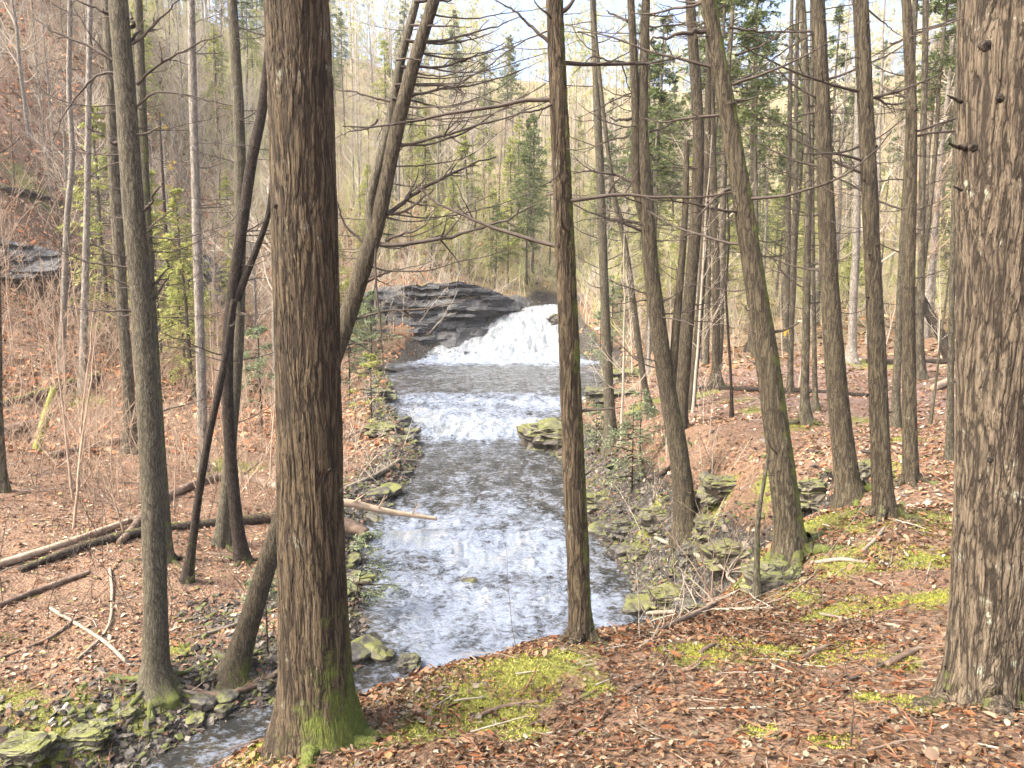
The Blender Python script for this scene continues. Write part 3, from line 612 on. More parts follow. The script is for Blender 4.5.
# ================================================================ HERO TREES (traced trunk lines stand at their own distance)
def hero(name, label, cat, pts, H, mat, sides, step, seed, lean=0.0, group=None, stubs=8, long=0, flare=.5, flare_h=.18, roots=4, moss_h=.4, moss_side=None, moss_base=1.0, crown=True, base=None, btw=M['twig'], stub_len=(.04, .3), rough=.02, Ytop=None, reach=.9, wm=.85):
    pts = [(a_, b_, w_ * (wm if i_ else wm * 1.05)) for i_, (a_, b_, w_) in enumerate(pts)]
    """pts: (px, py, width px) from the base up"""
    b0 = G(pts[0][0], pts[0][1]) if base is None else np.array(base, float); Y = b0[1]
    W = [b0]; R = [wpx(pts[0][2], Y) / 2]
    h_tot = (P(pts[-1][0], pts[-1][1], Y)[2] - b0[2])
    for px, py, w in pts[1:]:
        p = P(px, py, Y); q = (p[2] - b0[2]) / max(h_tot, .1); Yi = Y + lean * q; W.append(P(px, py, Yi)); R.append(wpx(w, Yi) / 2)
    d0 = (W[1] - W[0]) / np.linalg.norm(W[1] - W[0])
    W = [W[0] - d0 * .25] + W; R = [R[0]] + R
    if H:
        d = (W[-1] - W[-2]); d /= np.linalg.norm(d); d = d * .8 + np.array([0, 0, .2 if d[2] > .8 else .6]); d /= np.linalg.norm(d)
        rem = H - (W[-1][2] - b0[2])
        if rem > 1:
            for q in (.33, .66, 1): W.append(W[-1] + d * rem / 3 / d[2]); R.append(R[-1] * .86)
    W = np.array(W) - b0; root = empty(name, b0); tag(root, label, cat, group)
    V, Fc, mo = trunk_mesh(name, W, R, step, sides, flare, flare_h, roots, seed, moss_h, moss_side, moss_base, rough)
    obj('trunk', mesh('trunk', V, Fc, {'moss': mo}), mat, root)
    g = np.random.default_rng(seed + 99)
    Pn, Rn, s = resample(W, R, .05); hi = [k for k in range(len(s)) if s[k] > 2.4]
    vis = [k for k in range(len(s)) if s[k] > .9 and (Pn[k] + b0)[2] < 1.6 + .42 * Y]
    def side_branch(L, r, twigs, sub, nm, k=None, az=None, up=.35):  # one dead branch
        k = k if k is not None else int(g.choice(vis)); a = az if az is not None else g.uniform(0, 6.28)
        D = np.array([math.cos(a), math.sin(a), g.uniform(-.1, .35)])
        V, Fc = branch(Pn[k] + D * Rn[k] * .7, D, L, r, int(g.integers(1e6)), up, twigs, sub=sub); obj(nm, mesh(nm, V, Fc), btw, root)
    if vis:
        for q in range(stubs): side_branch(g.uniform(*stub_len), min(Rn[0] * .14, .012) * g.uniform(.6, 1.2), 0, 0, 'branch_stub')
        for q in range(long if [k for k in hi if k in vis] else 0): side_branch(k=int(g.choice([k for k in hi if k in vis])), L=g.uniform(.6, 1.5) * reach, r=min(Rn[0] * .16, .013), twigs=9, sub=2, nm='branch', az=g.choice([0, math.pi]) + g.normal(0, .6), up=g.uniform(-.1, .7))
    if crown: add_crown(root, W[-1], R[-1], seed + 5)
    return root, b0, Y
def roots_(root, b0, r, n, L, seed, mat='bark_grey', moss=1.0, az0=0, az1=6.28, rr=.28):
    g = np.random.default_rng(seed)
    for k in range(n):
        a = az0 + (az1 - az0) * (k + g.uniform(.2, .8)) / n; l = L * g.uniform(.6, 1.3); K = 14; t = np.linspace(0, 1, K); aa = a + np.cumsum(g.normal(0, .09, K))
        d = r * .45 + l * t; x = b0[0] + np.cumsum(np.cos(aa)) * (l / K) + np.cos(a) * r * .4; y = b0[1] + np.cumsum(np.sin(aa)) * (l / K) + np.sin(a) * r * .4
        z = height(x, y) + .35 * r * np.exp(-t * 7) - r * .30 * t ** 1.3 + .006; z[0] += r * .3
        Pn = (np.stack([x, y, z], -1) - b0)[None]; R = (r * rr * np.linspace(1.25, .3, K) * (1 + .1 * g.normal(size=K)))[None]; V, Fc = tubes(Pn, R, 12)
        V = V + .12 * r * rr * g.normal(size=V.shape); obj('root', mesh('root', V, Fc, {'moss': np.full(len(V), moss)}), M[mat], root)
def knot(root, p, D, r, seed):     # broken branch collar on the bark
    g = np.random.default_rng(seed); D = np.array(D, float); D /= np.linalg.norm(D)
    Pn = np.array([p, p + D * r * .5, p + D * r * .8])[None]; V, Fc = tubes(Pn, np.array([[r * 1.1, r * .8, r * .35]]), 12)
    V = V + g.normal(0, r * .1, V.shape); V = np.vstack([V, p + D * r * .35]); k = len(V) - 1
    cap = np.stack([24 + np.arange(12), 24 + (np.arange(12) + 1) % 12, np.full(12, k)], -1)
    obj('branch_knot', mesh('knot', V, [Fc, cap], {'moss': np.zeros(len(V))}), M['bark_dark'], root)
def on_face(px, py, Y, w):          # a point on the camera-facing side of a trunk of width w px at Y
    return P(px, py, Y - wpx(w, Y) * .46)

# B big furrowed trunk
rB, bB, YB = hero('hemlock_tree', 'thick dark furrowed trunk with bright moss on its flared foot, at the creek bank', 'tree',
  [(318,738,84),(317,690,78),(315,620,74),(312,540,71),(310,400,68),(305,250,66),(300,120,64),(295,0,62),(291,-120,60)], 15, M['bark_near'], 260, .011, 11, stubs=0, flare=.42, flare_h=.16, roots=3, moss_h=.42, moss_base=2.2, lean=-.05, rough=.012, wm=.97)
for (px, py, r) in [(278, 15, .018), (301, 62, .017), (276, 205, .012), (322, 330, .007), (330, 470, .008)]:
    q = on_face(px, py, YB, 66); knot(rB, q - bB, (px - 305) * np.array([.02, 0, 0]) + np.array([0, -1, .15]), r, int(px))
roots_(rB, bB, .15, 4, .45, 1, 'bark_near', 1.0, -1.8, .9)
# K big scaly trunk at right
rK, bK, YK = hero('hemlock_tree', 'massive scaly barked trunk at the right edge with pale lichen on its foot', 'tree',
  [(983,706,88),(986,680,84),(991,620,82),(996,540,82),(1001,420,84),(1004,300,86),(1007,150,87),(1010,0,87),(1012,-140,84)], 16, M['bark_plate'], 260, .011, 23, stubs=0, flare=.22, flare_h=.12, roots=5, moss_h=.30, moss_base=1.15, rough=.012, moss_side=(1, -.5, 0, .45), wm=.96)
for (px, py, r) in [(985, 46, .02), (1000, 98, .016), (973, 148, .016), (990, 460, .012)]:
    q = on_face(px, py, YK, 86); knot(rK, q - bK, (-.3, -1, .1), r, int(px))
for (px, py, L, az, r) in [(966, 148, .09, 2.9, .013), (962, 102, .07, 3.1, .009), (962, 190, .04, 3.1, .008)]:
    V, Fc = branch(P(px, py, YK - .02) - bK, (math.cos(az), -.2, .05 if L < .3 else -.35), L, r, px, .1, 0 if L < .3 else 2, K=5, sides=8); obj('branch_stub' if L < .3 else 'branch', mesh('stub', V, Fc), M['bark_dark'], rK)
roots_(rK, bK, .2, 5, .5, 2, 'bark_plate', .45, -3.2, .6)
# A left tree
rA, bA, YA = hero('bare_lower_hemlock', 'olive grey trunk on the left flat with mossy splayed roots and many dead twigs', 'tree',
  [(156,684,44),(156,660,37),(155,600,33),(153,500,31),(148,400,29),(142,300,28),(133,200,27),(126,100,25),(118,0,23),(112,-100,21)], 14, M['bark_grey'], 96, .02, 31, stubs=10, long=0, flare=.6, flare_h=.12, roots=5, moss_h=.20, moss_base=1.1, wm=.74)
def pxbranches(root, b0, Y, lst, mat=M['twig'], seed=0, name='branch', dy=0.25):
    lst = [(a_, b_ * 1.3, int(c_ * 1.6)) for a_, b_, c_ in lst]
    for i, (pts, w, tw) in enumerate(lst):
        g = np.random.default_rng(seed + i); sg = g.choice([-1, 1]) * g.uniform(.2, 1) * dy
        Pt = [P(px, py, Y + sg * k / max(len(pts) - 1, 1)) - b0 for k, (px, py) in enumerate(pts)]
        V, Fc = path_branch(Pt, wpx(w, Y) / 2, seed + i, tw, sub=2 if tw > 3 else 0); obj(name, mesh(name, V, Fc), mat, root)
pxbranches(rA, bA, YA, [([(128,66),(100,55),(68,40),(38,20)],3.2,4),([(121,15),(100,8),(75,-4)],3,2),([(122,52),(133,38),(141,20)],3.6,0),([(120,35),(119,15),(118,2)],5,0),([(132,45),(155,18),(180,-6)],2.6,5),
  ([(136,83),(165,58),(195,42),(222,33)],2.4,6),([(120,75),(105,73),(75,100),(52,142)],2,4),([(134,110),(150,96),(175,95),(235,112)],1.8,6),([(122,140),(105,135),(92,128),(82,122)],3.2,0),
  ([(127,133),(145,131),(165,122)],2.6,1),([(143,212),(152,203),(160,188),(166,178)],3,1),([(137,270),(115,268),(85,262),(60,250),(35,225)],1.8,5),([(145,295),(155,283),(165,270),(178,262)],3,3),([(140,313),(125,310),(110,310),(62,308)],2,4),
  ([(142,312),(158,298),(172,275)],2.6,1),([(124,66),(95,40),(70,5)],1.6,4),([(130,160),(100,170),(70,200)],1.4,4),([(140,240),(165,225),(190,228)],1.5,4),([(146,400),(152,398),(158,401)],2.5,0),([(150,440),(138,436)],2,0),([(128,95),(112,75),(95,30)],1.5,4),([(140,200),(120,190),(95,180)],1.4,3)], seed=400)
roots_(rA, bA, .15, 11, .85, 3, 'bark_grey', .85, rr=.22)
# C leaning forked tree behind the big trunk
rC, bC, YC = hero('leaning_forked_hemlock', 'leaning grey trunk behind the thick trunk, forking above the creek with long upcurved dead branches', 'tree',
  [(234,672,40),(246,632,33),(262,580,30),(283,515,27),(312,420,25),(345,325,24),(365,262,23),(376,228,21),(384,190,20),(400,115,19),(418,50,17),(434,0,16),(460,-80,14)], 12, M['bark_mid'], 72, .025, 41, stubs=5, long=0, flare=.6, flare_h=.12, moss_h=.7, moss_base=1.0, moss_side=(.6, -.4, .6, .4), wm=.71)
V, Fc, mo = trunk_mesh('stem', np.array([P(*p) for p in [(372,236,YC),(370,205,YC),(380,160,YC),(392,110,YC+.1),(402,55,YC+.1),(414,10,YC+.15),(430,-60,YC+.2)]]) - bC, [wpx(w, YC) / 2 for w in (11, 10, 9.5, 9, 8.5, 8, 7)], .03, 36, 0, .1, 3, 43, .1, None, 0)
obj('side_stem', mesh('side_stem', V, Fc, {'moss': mo}), M['bark_grey'], rC)
pxbranches(rC, bC, YC, [([(375,218),(395,205),(435,180),(470,165),(495,152)],4,7),([(378,215),(410,208),(430,195),(438,184)],2.8,4),([(372,242),(410,240),(450,232),(500,215),(536,195)],4,7),([(385,240),(420,225),(440,205)],2.4,3),
  ([(388,150),(420,144),(470,130),(520,115),(560,95)],2.6,7),([(390,143),(420,146),(460,135),(505,110),(548,85)],2,6),([(392,100),(420,98),(460,85),(505,52)],2.6,6),([(395,86),(430,88),(480,83),(530,65)],2.2,6),([(400,68),(440,66),(470,55),(500,40)],2.4,5),
  ([(405,40),(440,42),(480,33),(520,18)],2.6,5),([(410,25),(440,24),(475,24)],2,4),([(415,2),(440,3),(470,-4)],2.4,3),([(396,60),(412,58),(435,58)],1.6,2),([(390,102),(375,100),(350,92),(332,91)],2,5),([(378,120),(372,125),(350,130),(333,138)],1.8,4),
  ([(358,262),(385,268),(420,270),(470,258),(510,250)],1.7,5),([(352,320),(380,312),(430,308),(480,300)],2.2,6),([(362,285),(395,270),(425,262)],1.6,3),([(348,345),(372,342),(398,335)],1.6,2),([(352,313),(350,335),(375,352),(386,362)],1.5,2),([(352,365),(360,372),(392,362)],1.8,0),([(366,245),(345,225),(338,200),(332,190)],2.4,3),([(376,235),(376,280),(380,330),(386,378)],2.2,4)], seed=500)
roots_(rC, bC, .16, 6, .7, 4, 'bark_grey', .5)
# D centre trunk on the bank edge
rD, bD, YD = hero('hemlock_tree', 'straight slim brown trunk at the bank edge in front of the waterfall', 'tree',
  [(582,642,33),(580,610,29),(577,540,28),(572,430,26),(567,300,24),(562,180,22),(557,60,20),(553,-40,19)], 14, M['bark_near'], 110, .015, 51, stubs=9, long=4, flare=.25, flare_h=.1, moss_h=.8, moss_base=.6, moss_side=(1, -.2, 0, .7))
pxbranches(rD, bD, YD, [([(552,46),(535,35),(518,18),(492,5)],3,3),([(558,105),(535,112),(505,122)],2.2,3),([(556,20),(545,12),(530,-5)],2,2),([(562,165),(550,180),(530,190)],1.4,3),([(551,30),(520,45),(480,75)],1.2,4)], seed=560)
roots_(rD, bD, .1, 5, .35, 5, 'bark_near', .3)
# E
rE, bE, YE = hero('twin_stemmed_hemlock', 'dark trunk with a second stem rising beside it, rooted on the gully bank', 'tree',
  [(686,532,30),(684,500,27),(679,455,25),(669,400,23),(660,340,22),(651,270,20),(646,200,18),(643,130,13),(644,60,11),(646,0,10),(648,-60,9)], 13, M['bark_mid'], 72, .028, 61, stubs=12, long=16, flare=.35, moss_h=.5, moss_side=(1, -.2, 0, .55), wm=.78)
for pts in ([(648,235,9),(637,190,9),(636,120,8.5),(634,60,8),(631,0,7),(630,-60,6)], [(672,385,9),(676,330,8.5),(681,270,7.5),(685,215,6.5),(687,140,5)]):
    V, Fc, mo = trunk_mesh('stem', np.array([P(a, b_, YE) for a, b_, w in pts]) - bE, [wpx(w, YE) / 2 for a, b_, w in pts], .04, 24, 0, .1, 3, 63, .1, None, 0)
    obj('side_stem', mesh('side_stem', V, Fc, {'moss': mo}), M['bark_mid'], rE)
pxbranches(rE, bE, YE, [([(655,160),(648,145),(656,128)],2,2),([(632,182),(615,175),(595,172),(570,180)],2.6,5),([(630,62),(610,62),(590,55),(568,75)],2,5),([(632,118),(620,120),(612,117)],2.6,0),([(630,135),(605,140),(580,150)],1.6,4),([(642,230),(615,222),(590,212),(565,200)],2.4,5),([(650,132),(665,128),(676,120)],2,0),([(632,25),(620,20),(606,14)],2.6,2),([(632,92),(600,108),(575,120)],1.4,4),([(655,300),(630,302),(610,305)],1.6,4)], seed=600)
# G leaning right tree
rG, bG, YG = hero('leaning_hemlock', 'grey brown trunk leaning left from a mossy bank corner, moss down its right side', 'tree',
  [(792,560,44),(789,530,38),(783,480,35),(773,400,31),(763,330,28),(752,260,26),(741,190,24),(729,120,22),(718,60,20),(708,0,19),(698,-60,18)], 13, M['bark_mid'], 120, .018, 71, stubs=10, long=9, flare=.35, moss_h=.5, moss_base=.9, moss_side=(1, -.3, 0, .8), wm=.78)
pxbranches(rG, bG, YG, [([(712,33),(690,31),(670,33),(654,37)],4.5,0),([(728,190),(712,205),(702,218)],3,0),([(726,5),(690,25),(670,8)],1.4,3),([(735,55),(765,45),(790,28),(812,18)],2,5),([(740,80),(760,70),(800,40)],1.6,4),([(740,100),(735,104),(722,108)],2,0),([(730,28),(770,30),(815,34)],1.8,4),([(755,300),(748,310),(738,300)],1.4,1)], seed=700)
roots_(rG, bG, .17, 6, .7, 6, 'bark_mid', .8)
pxbranches(rK, bK, YK, [([(964,18),(940,28),(905,42),(880,55)],1.2,3)], seed=690, mat=M['twig'])
# H, I, J
rH, bH, YH = hero('hemlock_tree', 'straight knobbly trunk with a thick mossy heel beside the gully head', 'tree', [(850,502,32),(847,480,28),(840,420,25),(834,350,23),(829,270,21),(825,180,19),(822,90,17),(818,0,15),(815,-60,14)], 14, M['bark_mid'], 84, .022, 81, stubs=22, long=7, flare=.5, moss_h=.3, moss_base=1.3, moss_side=(1, 0, 0, .55), stub_len=(.02, .08))
rI, bI, YI = hero('hemlock_tree', 'straight trunk with paired branch scars between the mossy heeled trunk and the slimmer one', 'tree', [(885,516,27),(883,495,24),(880,440,22),(877,360,21),(873,280,19),(869,180,18),(864,80,17),(860,0,16),(857,-60,15)], 14, M['bark_mid'], 84, .022, 91, stubs=22, long=7, flare=.3, moss_h=.15, moss_base=1.3, stub_len=(.02, .07))
rJ, bJ, YJ = hero('hemlock_tree', 'slimmest trunk of the row beside the massive scaly trunk', 'tree', [(911,482,17),(910,440,16),(909,360,15),(909,280,14),(911,190,13),(911,100,12),(908,30,11),(904,-40,10)], 13, M['bark_mid'], 60, .025, 101, stubs=20, long=5, flare=.25, moss_h=.15, moss_base=.4, stub_len=(.02, .07))
roots_(rE, bE, .17, 5, .7, 7, 'bark_mid', .5)
roots_(rH, bH, .16, 6, .6, 8, 'bark_mid', 1.1)
roots_(rI, bI, .13, 5, .45, 9, 'bark_mid', .5)
roots_(rJ, bJ, .1, 5, .4, 10, 'bark_mid', .3)
pxbranches(rI, bI, YI, [([(878,147),(870,146),(860,146)],2.2,0),([(870,10),(890,25),(905,35)],1.4,2),([(868,55),(845,62),(820,72)],1.3,4)], seed=770)
pxbranches(rJ, bJ, YJ, [([(905,38),(885,50),(865,62)],2,3),([(914,34),(935,27),(962,20)],2,3)], seed=780)
pxbranches(rH, bH, YH, [([(820,32),(800,32),(770,30),(750,34)],2,4),([(818,28),(800,40),(765,66)],1.6,4),([(825,112),(805,115),(785,118)],2,0),([(832,270),(822,268),(812,270)],1.6,0)], seed=790)
# mid distance trees: (name, label, pts, mat, stubs, long, kwargs)
MID = [
 ('hemlock_tree','second trunk close behind the olive grey left trunk, green with moss on its right side',[(166,560,15),(163,500,14),(158,420,13),(152,330,12.5),(147,240,12),(143,150,11),(140,60,10),(138,0,9)],'bark_grey',6,2,dict(moss_side=(1,-.5,0,.55),moss_h=.6)),
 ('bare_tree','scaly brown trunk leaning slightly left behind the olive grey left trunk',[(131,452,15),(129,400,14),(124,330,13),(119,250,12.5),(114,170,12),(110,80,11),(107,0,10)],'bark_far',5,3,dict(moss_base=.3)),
 ('bare_tree','upright grey trunk left of the thick furrowed trunk, crossing behind the twisted dark stem',[(222,545,17),(226,500,15),(232,430,14),(238,350,13.5),(240,250,13),(240,150,12.5),(236,60,12),(232,0,11)],'bark_grey',5,3,dict(moss_base=.7)),
 ('twisted_tree','dark twisted stem with a side fork, standing just left of the thick furrowed trunk',[(243,562,15),(238,530,14),(232,470,14),(228,400,13),(229,330,13),(236,270,13),(244,215,12),(252,160,12),(262,110,11),(268,60,10),(272,10,9)],'bark_dark',4,4,dict(moss_base=.8)),
 ('bare_tree','thin mossy stem leaning right, its foot below the fallen logs on the left flat',[(187,582,12),(192,545,10),(201,480,9.5),(210,430,9),(220,385,8.5),(227,345,7),(233,300,5)],'bark_dark',3,0,dict(moss_h=1.5,moss_base=.8,H=0,crown=False)),
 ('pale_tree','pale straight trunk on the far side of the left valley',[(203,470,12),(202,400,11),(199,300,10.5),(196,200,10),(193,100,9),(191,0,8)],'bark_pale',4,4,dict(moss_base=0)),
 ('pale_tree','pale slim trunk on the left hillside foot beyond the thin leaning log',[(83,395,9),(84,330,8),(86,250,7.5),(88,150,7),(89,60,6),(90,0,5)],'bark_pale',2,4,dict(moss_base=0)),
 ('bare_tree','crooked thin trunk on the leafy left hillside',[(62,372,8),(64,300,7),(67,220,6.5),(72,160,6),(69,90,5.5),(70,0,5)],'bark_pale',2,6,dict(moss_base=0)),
 ('hemlock_tree','mossy footed small trunk cut by the left edge of the photo',[(2,492,12),(1,460,10),(-1,420,9),(-2,340,8)],'bark_far',1,1,dict(moss_h=.4)),
 ('bare_tree','slender grey trunk on the right bank just right of the bank edge trunk',[(611,446,15),(609,400,13),(606,330,11.5),(603,250,10.5),(600,170,9.5),(596,80,8),(593,0,7)],'bark_grey',12,7,dict(moss_base=.3)),
 ('hemlock_tree','brown trunk leaning right behind the twin stemmed tree',[(678,432,19),(681,400,17),(686,340,16),(692,270,15),(697,200,14),(698,130,13),(694,60,12),(690,0,11)],'bark_mid',8,5,dict(moss_base=.5)),
 ('bare_tree','slim trunk bending left with a mossy foot on the right bank',[(653,416,11),(648,400,8),(641,360,7.5),(633,300,7),(625,245,6.5),(615,200,6),(608,150,5)],'bark_grey',4,4,dict(moss_h=.5,moss_base=1.2)),
 ('bare_tree','slim dark stem close behind the brown right leaning trunk',[(689,410,11),(694,370,10),(700,310,9),(704,250,8.5),(706,190,8),(708,100,7),(708,0,6)],'bark_mid',4,5,dict(moss_base=.4)),
 ('hemlock_tree','dark straight trunk with flared green foot on the flat before the long dark log',[(716,388,14),(716,370,9.5),(716,320,9),(716,260,8.5),(714,200,8),(712,100,7),(712,0,6)],'bark_mid',4,5,dict(moss_h=.5,moss_base=.8,flare=.8)),
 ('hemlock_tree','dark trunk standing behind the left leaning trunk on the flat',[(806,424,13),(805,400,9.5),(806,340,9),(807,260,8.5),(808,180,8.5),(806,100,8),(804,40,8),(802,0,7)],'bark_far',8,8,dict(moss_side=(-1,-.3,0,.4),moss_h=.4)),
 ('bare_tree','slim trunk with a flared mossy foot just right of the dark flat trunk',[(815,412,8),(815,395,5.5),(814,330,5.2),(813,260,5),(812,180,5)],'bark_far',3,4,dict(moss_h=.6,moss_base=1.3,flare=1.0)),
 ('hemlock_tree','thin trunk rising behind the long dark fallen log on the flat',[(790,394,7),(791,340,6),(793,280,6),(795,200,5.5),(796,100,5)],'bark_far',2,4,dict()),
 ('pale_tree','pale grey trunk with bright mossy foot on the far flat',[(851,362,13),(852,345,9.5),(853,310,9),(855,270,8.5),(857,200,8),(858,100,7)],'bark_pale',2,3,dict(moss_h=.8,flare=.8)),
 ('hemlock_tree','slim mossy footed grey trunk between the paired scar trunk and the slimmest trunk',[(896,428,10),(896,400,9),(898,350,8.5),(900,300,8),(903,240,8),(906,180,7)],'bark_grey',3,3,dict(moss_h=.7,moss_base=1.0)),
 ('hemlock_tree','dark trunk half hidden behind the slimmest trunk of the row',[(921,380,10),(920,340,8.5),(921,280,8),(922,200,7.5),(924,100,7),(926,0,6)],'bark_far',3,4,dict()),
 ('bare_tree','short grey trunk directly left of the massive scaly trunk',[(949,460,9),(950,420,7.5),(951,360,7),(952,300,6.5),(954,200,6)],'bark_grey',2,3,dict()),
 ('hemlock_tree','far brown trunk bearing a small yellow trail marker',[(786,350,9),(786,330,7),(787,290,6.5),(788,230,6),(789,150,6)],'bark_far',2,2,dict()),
 ('bare_sapling','crooked bare sapling standing on the flat left of the left leaning trunk',[(732,417,4),(731,380,3.2),(728,330,3),(726,290,2.6),(729,240,2.2),(727,190,1.8)],'bark_dark',4,3,dict(crown=False,H=0)),
 ('bare_sapling','thin dead stem standing just left of the massive scaly trunk',[(930,425,3.5),(935,390,3),(940,345,2.8),(946,300,2.4),(951,255,2)],'bark_grey',3,1,dict(crown=False,H=0)),
 ('dead_snag','mossy broken sapling stem rising from the gully bottom',[(757,600,7),(757,560,6),(758,520,6),(764,480,5),(768,455,4)],'bark_grey',4,1,dict(moss_h=2,moss_base=1.0,crown=False,H=0)),
]
mids = {}
for k, (nm, lb, pts, mt, st, lg, kw) in enumerate(MID):
    kw = dict(kw); H = kw.pop('H', 14)
    kw.setdefault('wm', .84); kw.setdefault('flare', .65); kw.setdefault('flare_h', .28); kw.setdefault('moss_base', .7)
    r_, b_, Y_ = hero(nm, lb, 'sapling' if 'sapling' in nm else 'snag' if 'snag' in nm else 'tree', pts, H, M[mt], 36, .06, 200 + k * 7, stubs=st, long=int(lg * 2.4), group=None, **kw); mids[k] = (r_, b_, Y_)
r_, b_, Y_ = mids[3]
V, Fc, mo = trunk_mesh('fork', np.array([P(a, c_, Y_) for a, c_ in [(236,300),(246,275),(258,245),(268,215),(272,180)]]) - b_, [wpx(w, Y_) / 2 for w in (9, 7, 6, 5, 4)], .06, 16, 0, .1, 3, 5, .1, None, 0)
obj('side_stem', mesh('fork', V, Fc, {'moss': mo}), M['bark_dark'], r_)
r_, b_, Y_ = mids[21]
q = P(786, 332, Y_) - b_; w = wpx(6, Y_) / 2
Vb = np.array([(-w*1.1, -w*1.05, -w*1.3), (w*1.1, -w*1.05, -w*1.3), (w*1.1, -w*1.05, w*1.3), (-w*1.1, -w*1.05, w*1.3), (-w*1.1, -w*.9, -w*1.3), (w*1.1, -w*.9, -w*1.3), (w*1.1, -w*.9, w*1.3), (-w*1.1, -w*.9, w*1.3)]) + q
mk = mat_simple('yellow_marker', [(.3, (.65, .42, .03)), (.7, (.75, .5, .05))], 4, 0)
mo_ = obj('trail_marker', mesh('marker', Vb, np.array([(0,1,2,3),(5,4,7,6),(4,0,3,7),(1,5,6,2),(3,2,6,7),(4,5,1,0)]), smooth=False), mk)
mo_.location = tuple(b_); tag(mo_, 'small yellow square marker nailed to a far brown trunk', 'trail marker')
for k_ in (0, 2, 3, 9, 10, 13, 14): roots_(mids[k_][0], mids[k_][1], .13, 5, .7, 20 + k_, 'bark_mid', .6)
# extra long upswept dead branches
def swept(root, b0, Y, n, x0y0, x1y1, L, seed, side=1, w=2.0):
    g = np.random.default_rng(seed); lst = []
    for k in range(n):
        t = g.random(); x = x0y0[0] * (1 - t) + x1y1[0] * t; y = x0y0[1] * (1 - t) + x1y1[1] * t; l = g.uniform(*L); sd = side if side else g.choice([-1, 1]); r = g.uniform(.1, .75)
        lst.append(([(x, y), (x + sd * l * .33, y + g.uniform(-.02, .06) * l), (x + sd * l * .68, y - l * .14 * r), (x + sd * l, y - l * .5 * r)], w * g.uniform(.5, 1.1), int(g.integers(3, 7))))
    pxbranches(root, b0, Y, lst, seed=seed, dy=.8)
swept(rC, bC, YC, 20, (360, 290), (440, -20), (60, 170), 901, 1, 1.5)
swept(rC, bC, YC, 7, (360, 290), (430, 10), (40, 90), 902, -1, 1.2)
swept(rA, bA, YA, 14, (143, 320), (120, 0), (40, 120), 903, 0, 1.3)
swept(rE, bE, YE, 10, (655, 300), (643, 20), (40, 95), 904, 0, 1.3)
swept(rG, bG, YG, 8, (756, 300), (712, 10), (35, 90), 905, 0, 1.3)
swept(rD, bD, YD, 5, (566, 260), (554, 0), (40, 100), 906, 0, 1.0)
for k, a_, c_ in ((9, (604, 300), (593, 0)), (10, (690, 300), (690, 10)), (0, (150, 300), (138, 0)), (2, (238, 340), (232, 0)), (3, (230, 330), (268, 60)), (14, (806, 300), (802, 0)), (5, (200, 350), (191, 0)), (12, (700, 300), (708, 20))):
    r_, b_, Y_ = mids[k]; swept(r_, b_, Y_, 9, a_, c_, (25, 75), 910 + k, 0, .9)
for rr_, bb_, YY_, a_, c_ in ((rH, bH, YH, (832, 330), (815, 0)), (rI, bI, YI, (875, 330), (860, 0)), (rJ, bJ, YJ, (909, 330), (906, 0))): swept(rr_, bb_, YY_, 6, a_, c_, (25, 70), int(a_[0]), 0, .8)
# ================================================================ FAR TREES: prototypes, then copies
def proto_pole(seed, h=15, r=.12, mat='bark_far', dead=55, pal=GREEN, crown_from=.55, rad=1.9, nb=60, size=.17):
    g = np.random.default_rng(seed); root = empty('hemlock_tree', (0, 0, 0))
    Z = np.linspace(-.3, h, 12); Pt = np.stack([np.cumsum(g.normal(0, .03, 12)), np.cumsum(g.normal(0, .03, 12)), Z], -1)
    V, Fc, mo = trunk_mesh('t', Pt, r * np.linspace(1, .15, 12) ** .8, .35, 10, .4, .3, 3, seed, .5, None, .9)
    tr = obj('trunk', mesh('trunk', V, Fc, {'moss': mo}), M[mat], root)
    z = g.uniform(1.2, h * .75, dead); a = g.uniform(0, 6.28, dead); S = np.stack([np.interp(z, Z, Pt[:, 0]), np.interp(z, Z, Pt[:, 1]), z], -1)
    L = g.uniform(.4, 1.9, dead); P1 = grow(S, np.stack([np.cos(a), np.sin(a), g.uniform(-.3, .3, dead)], -1), L, 6, -.1, .12, g); R1 = g.uniform(.006, .012, dead)[:, None] * np.linspace(1, .3, 6)[None]
    S2, D2, r2, t2 = children(P1, R1, 5, .2, .95, (25, 60), g); P2 = grow(S2, D2, np.repeat(L, 5) * g.uniform(.15, .4, len(S2)), 4, 0, .15, g)
    wood, nd = hemlock_crown(h * crown_from, h, rad, nb, seed + 1, size=size, nper=7, n2=8, pal=pal)
    V, Fc = join([tubes(P1, R1, 3), tubes(P2, np.maximum(r2 * .6, .004)[:, None] * np.linspace(1, .6, 4)[None], 3), wood])
    obj('branches', mesh('branches', V, Fc), M['twig'], root)
    obj('crown', mesh('crown', nd[0], nd[1], {'col': nd[2]}, smooth=False), M['needle'], root)
    return root
def proto_bare(seed, h=13, r=.11, mat='bark_pale', tw='twig_pale', nb=30, n2=7, n3=5, t0=.2):
    root = empty('bare_tree', (0, 0, 0)); (Pt, R), cr = bare_crown(h, r, seed, nb, n2, n3, t0=t0, minr=.006)
    Pt = np.vstack([[0, 0, -.3], Pt]); R = np.r_[R[0], R]
    V, Fc, mo = trunk_mesh('t', Pt, R, .35, 9, .3, .3, 3, seed, .3, None, .4); obj('trunk', mesh('trunk', V, Fc, {'moss': mo}), M[mat], root)
    obj('crown', mesh('crown', *cr), M[tw], root)
    return root
PALE = np.array([(.32, .36, .09), (.38, .41, .12), (.43, .43, .14), (.25, .30, .08), (.46, .43, .14)])
pole = [proto_pole(901, 15, .13), proto_pole(902, 16, .11, 'bark_mid' if False else 'bark_far'), proto_pole(903, 14, .10, 'bark_pale', 70), proto_pole(904, 17, .15)]
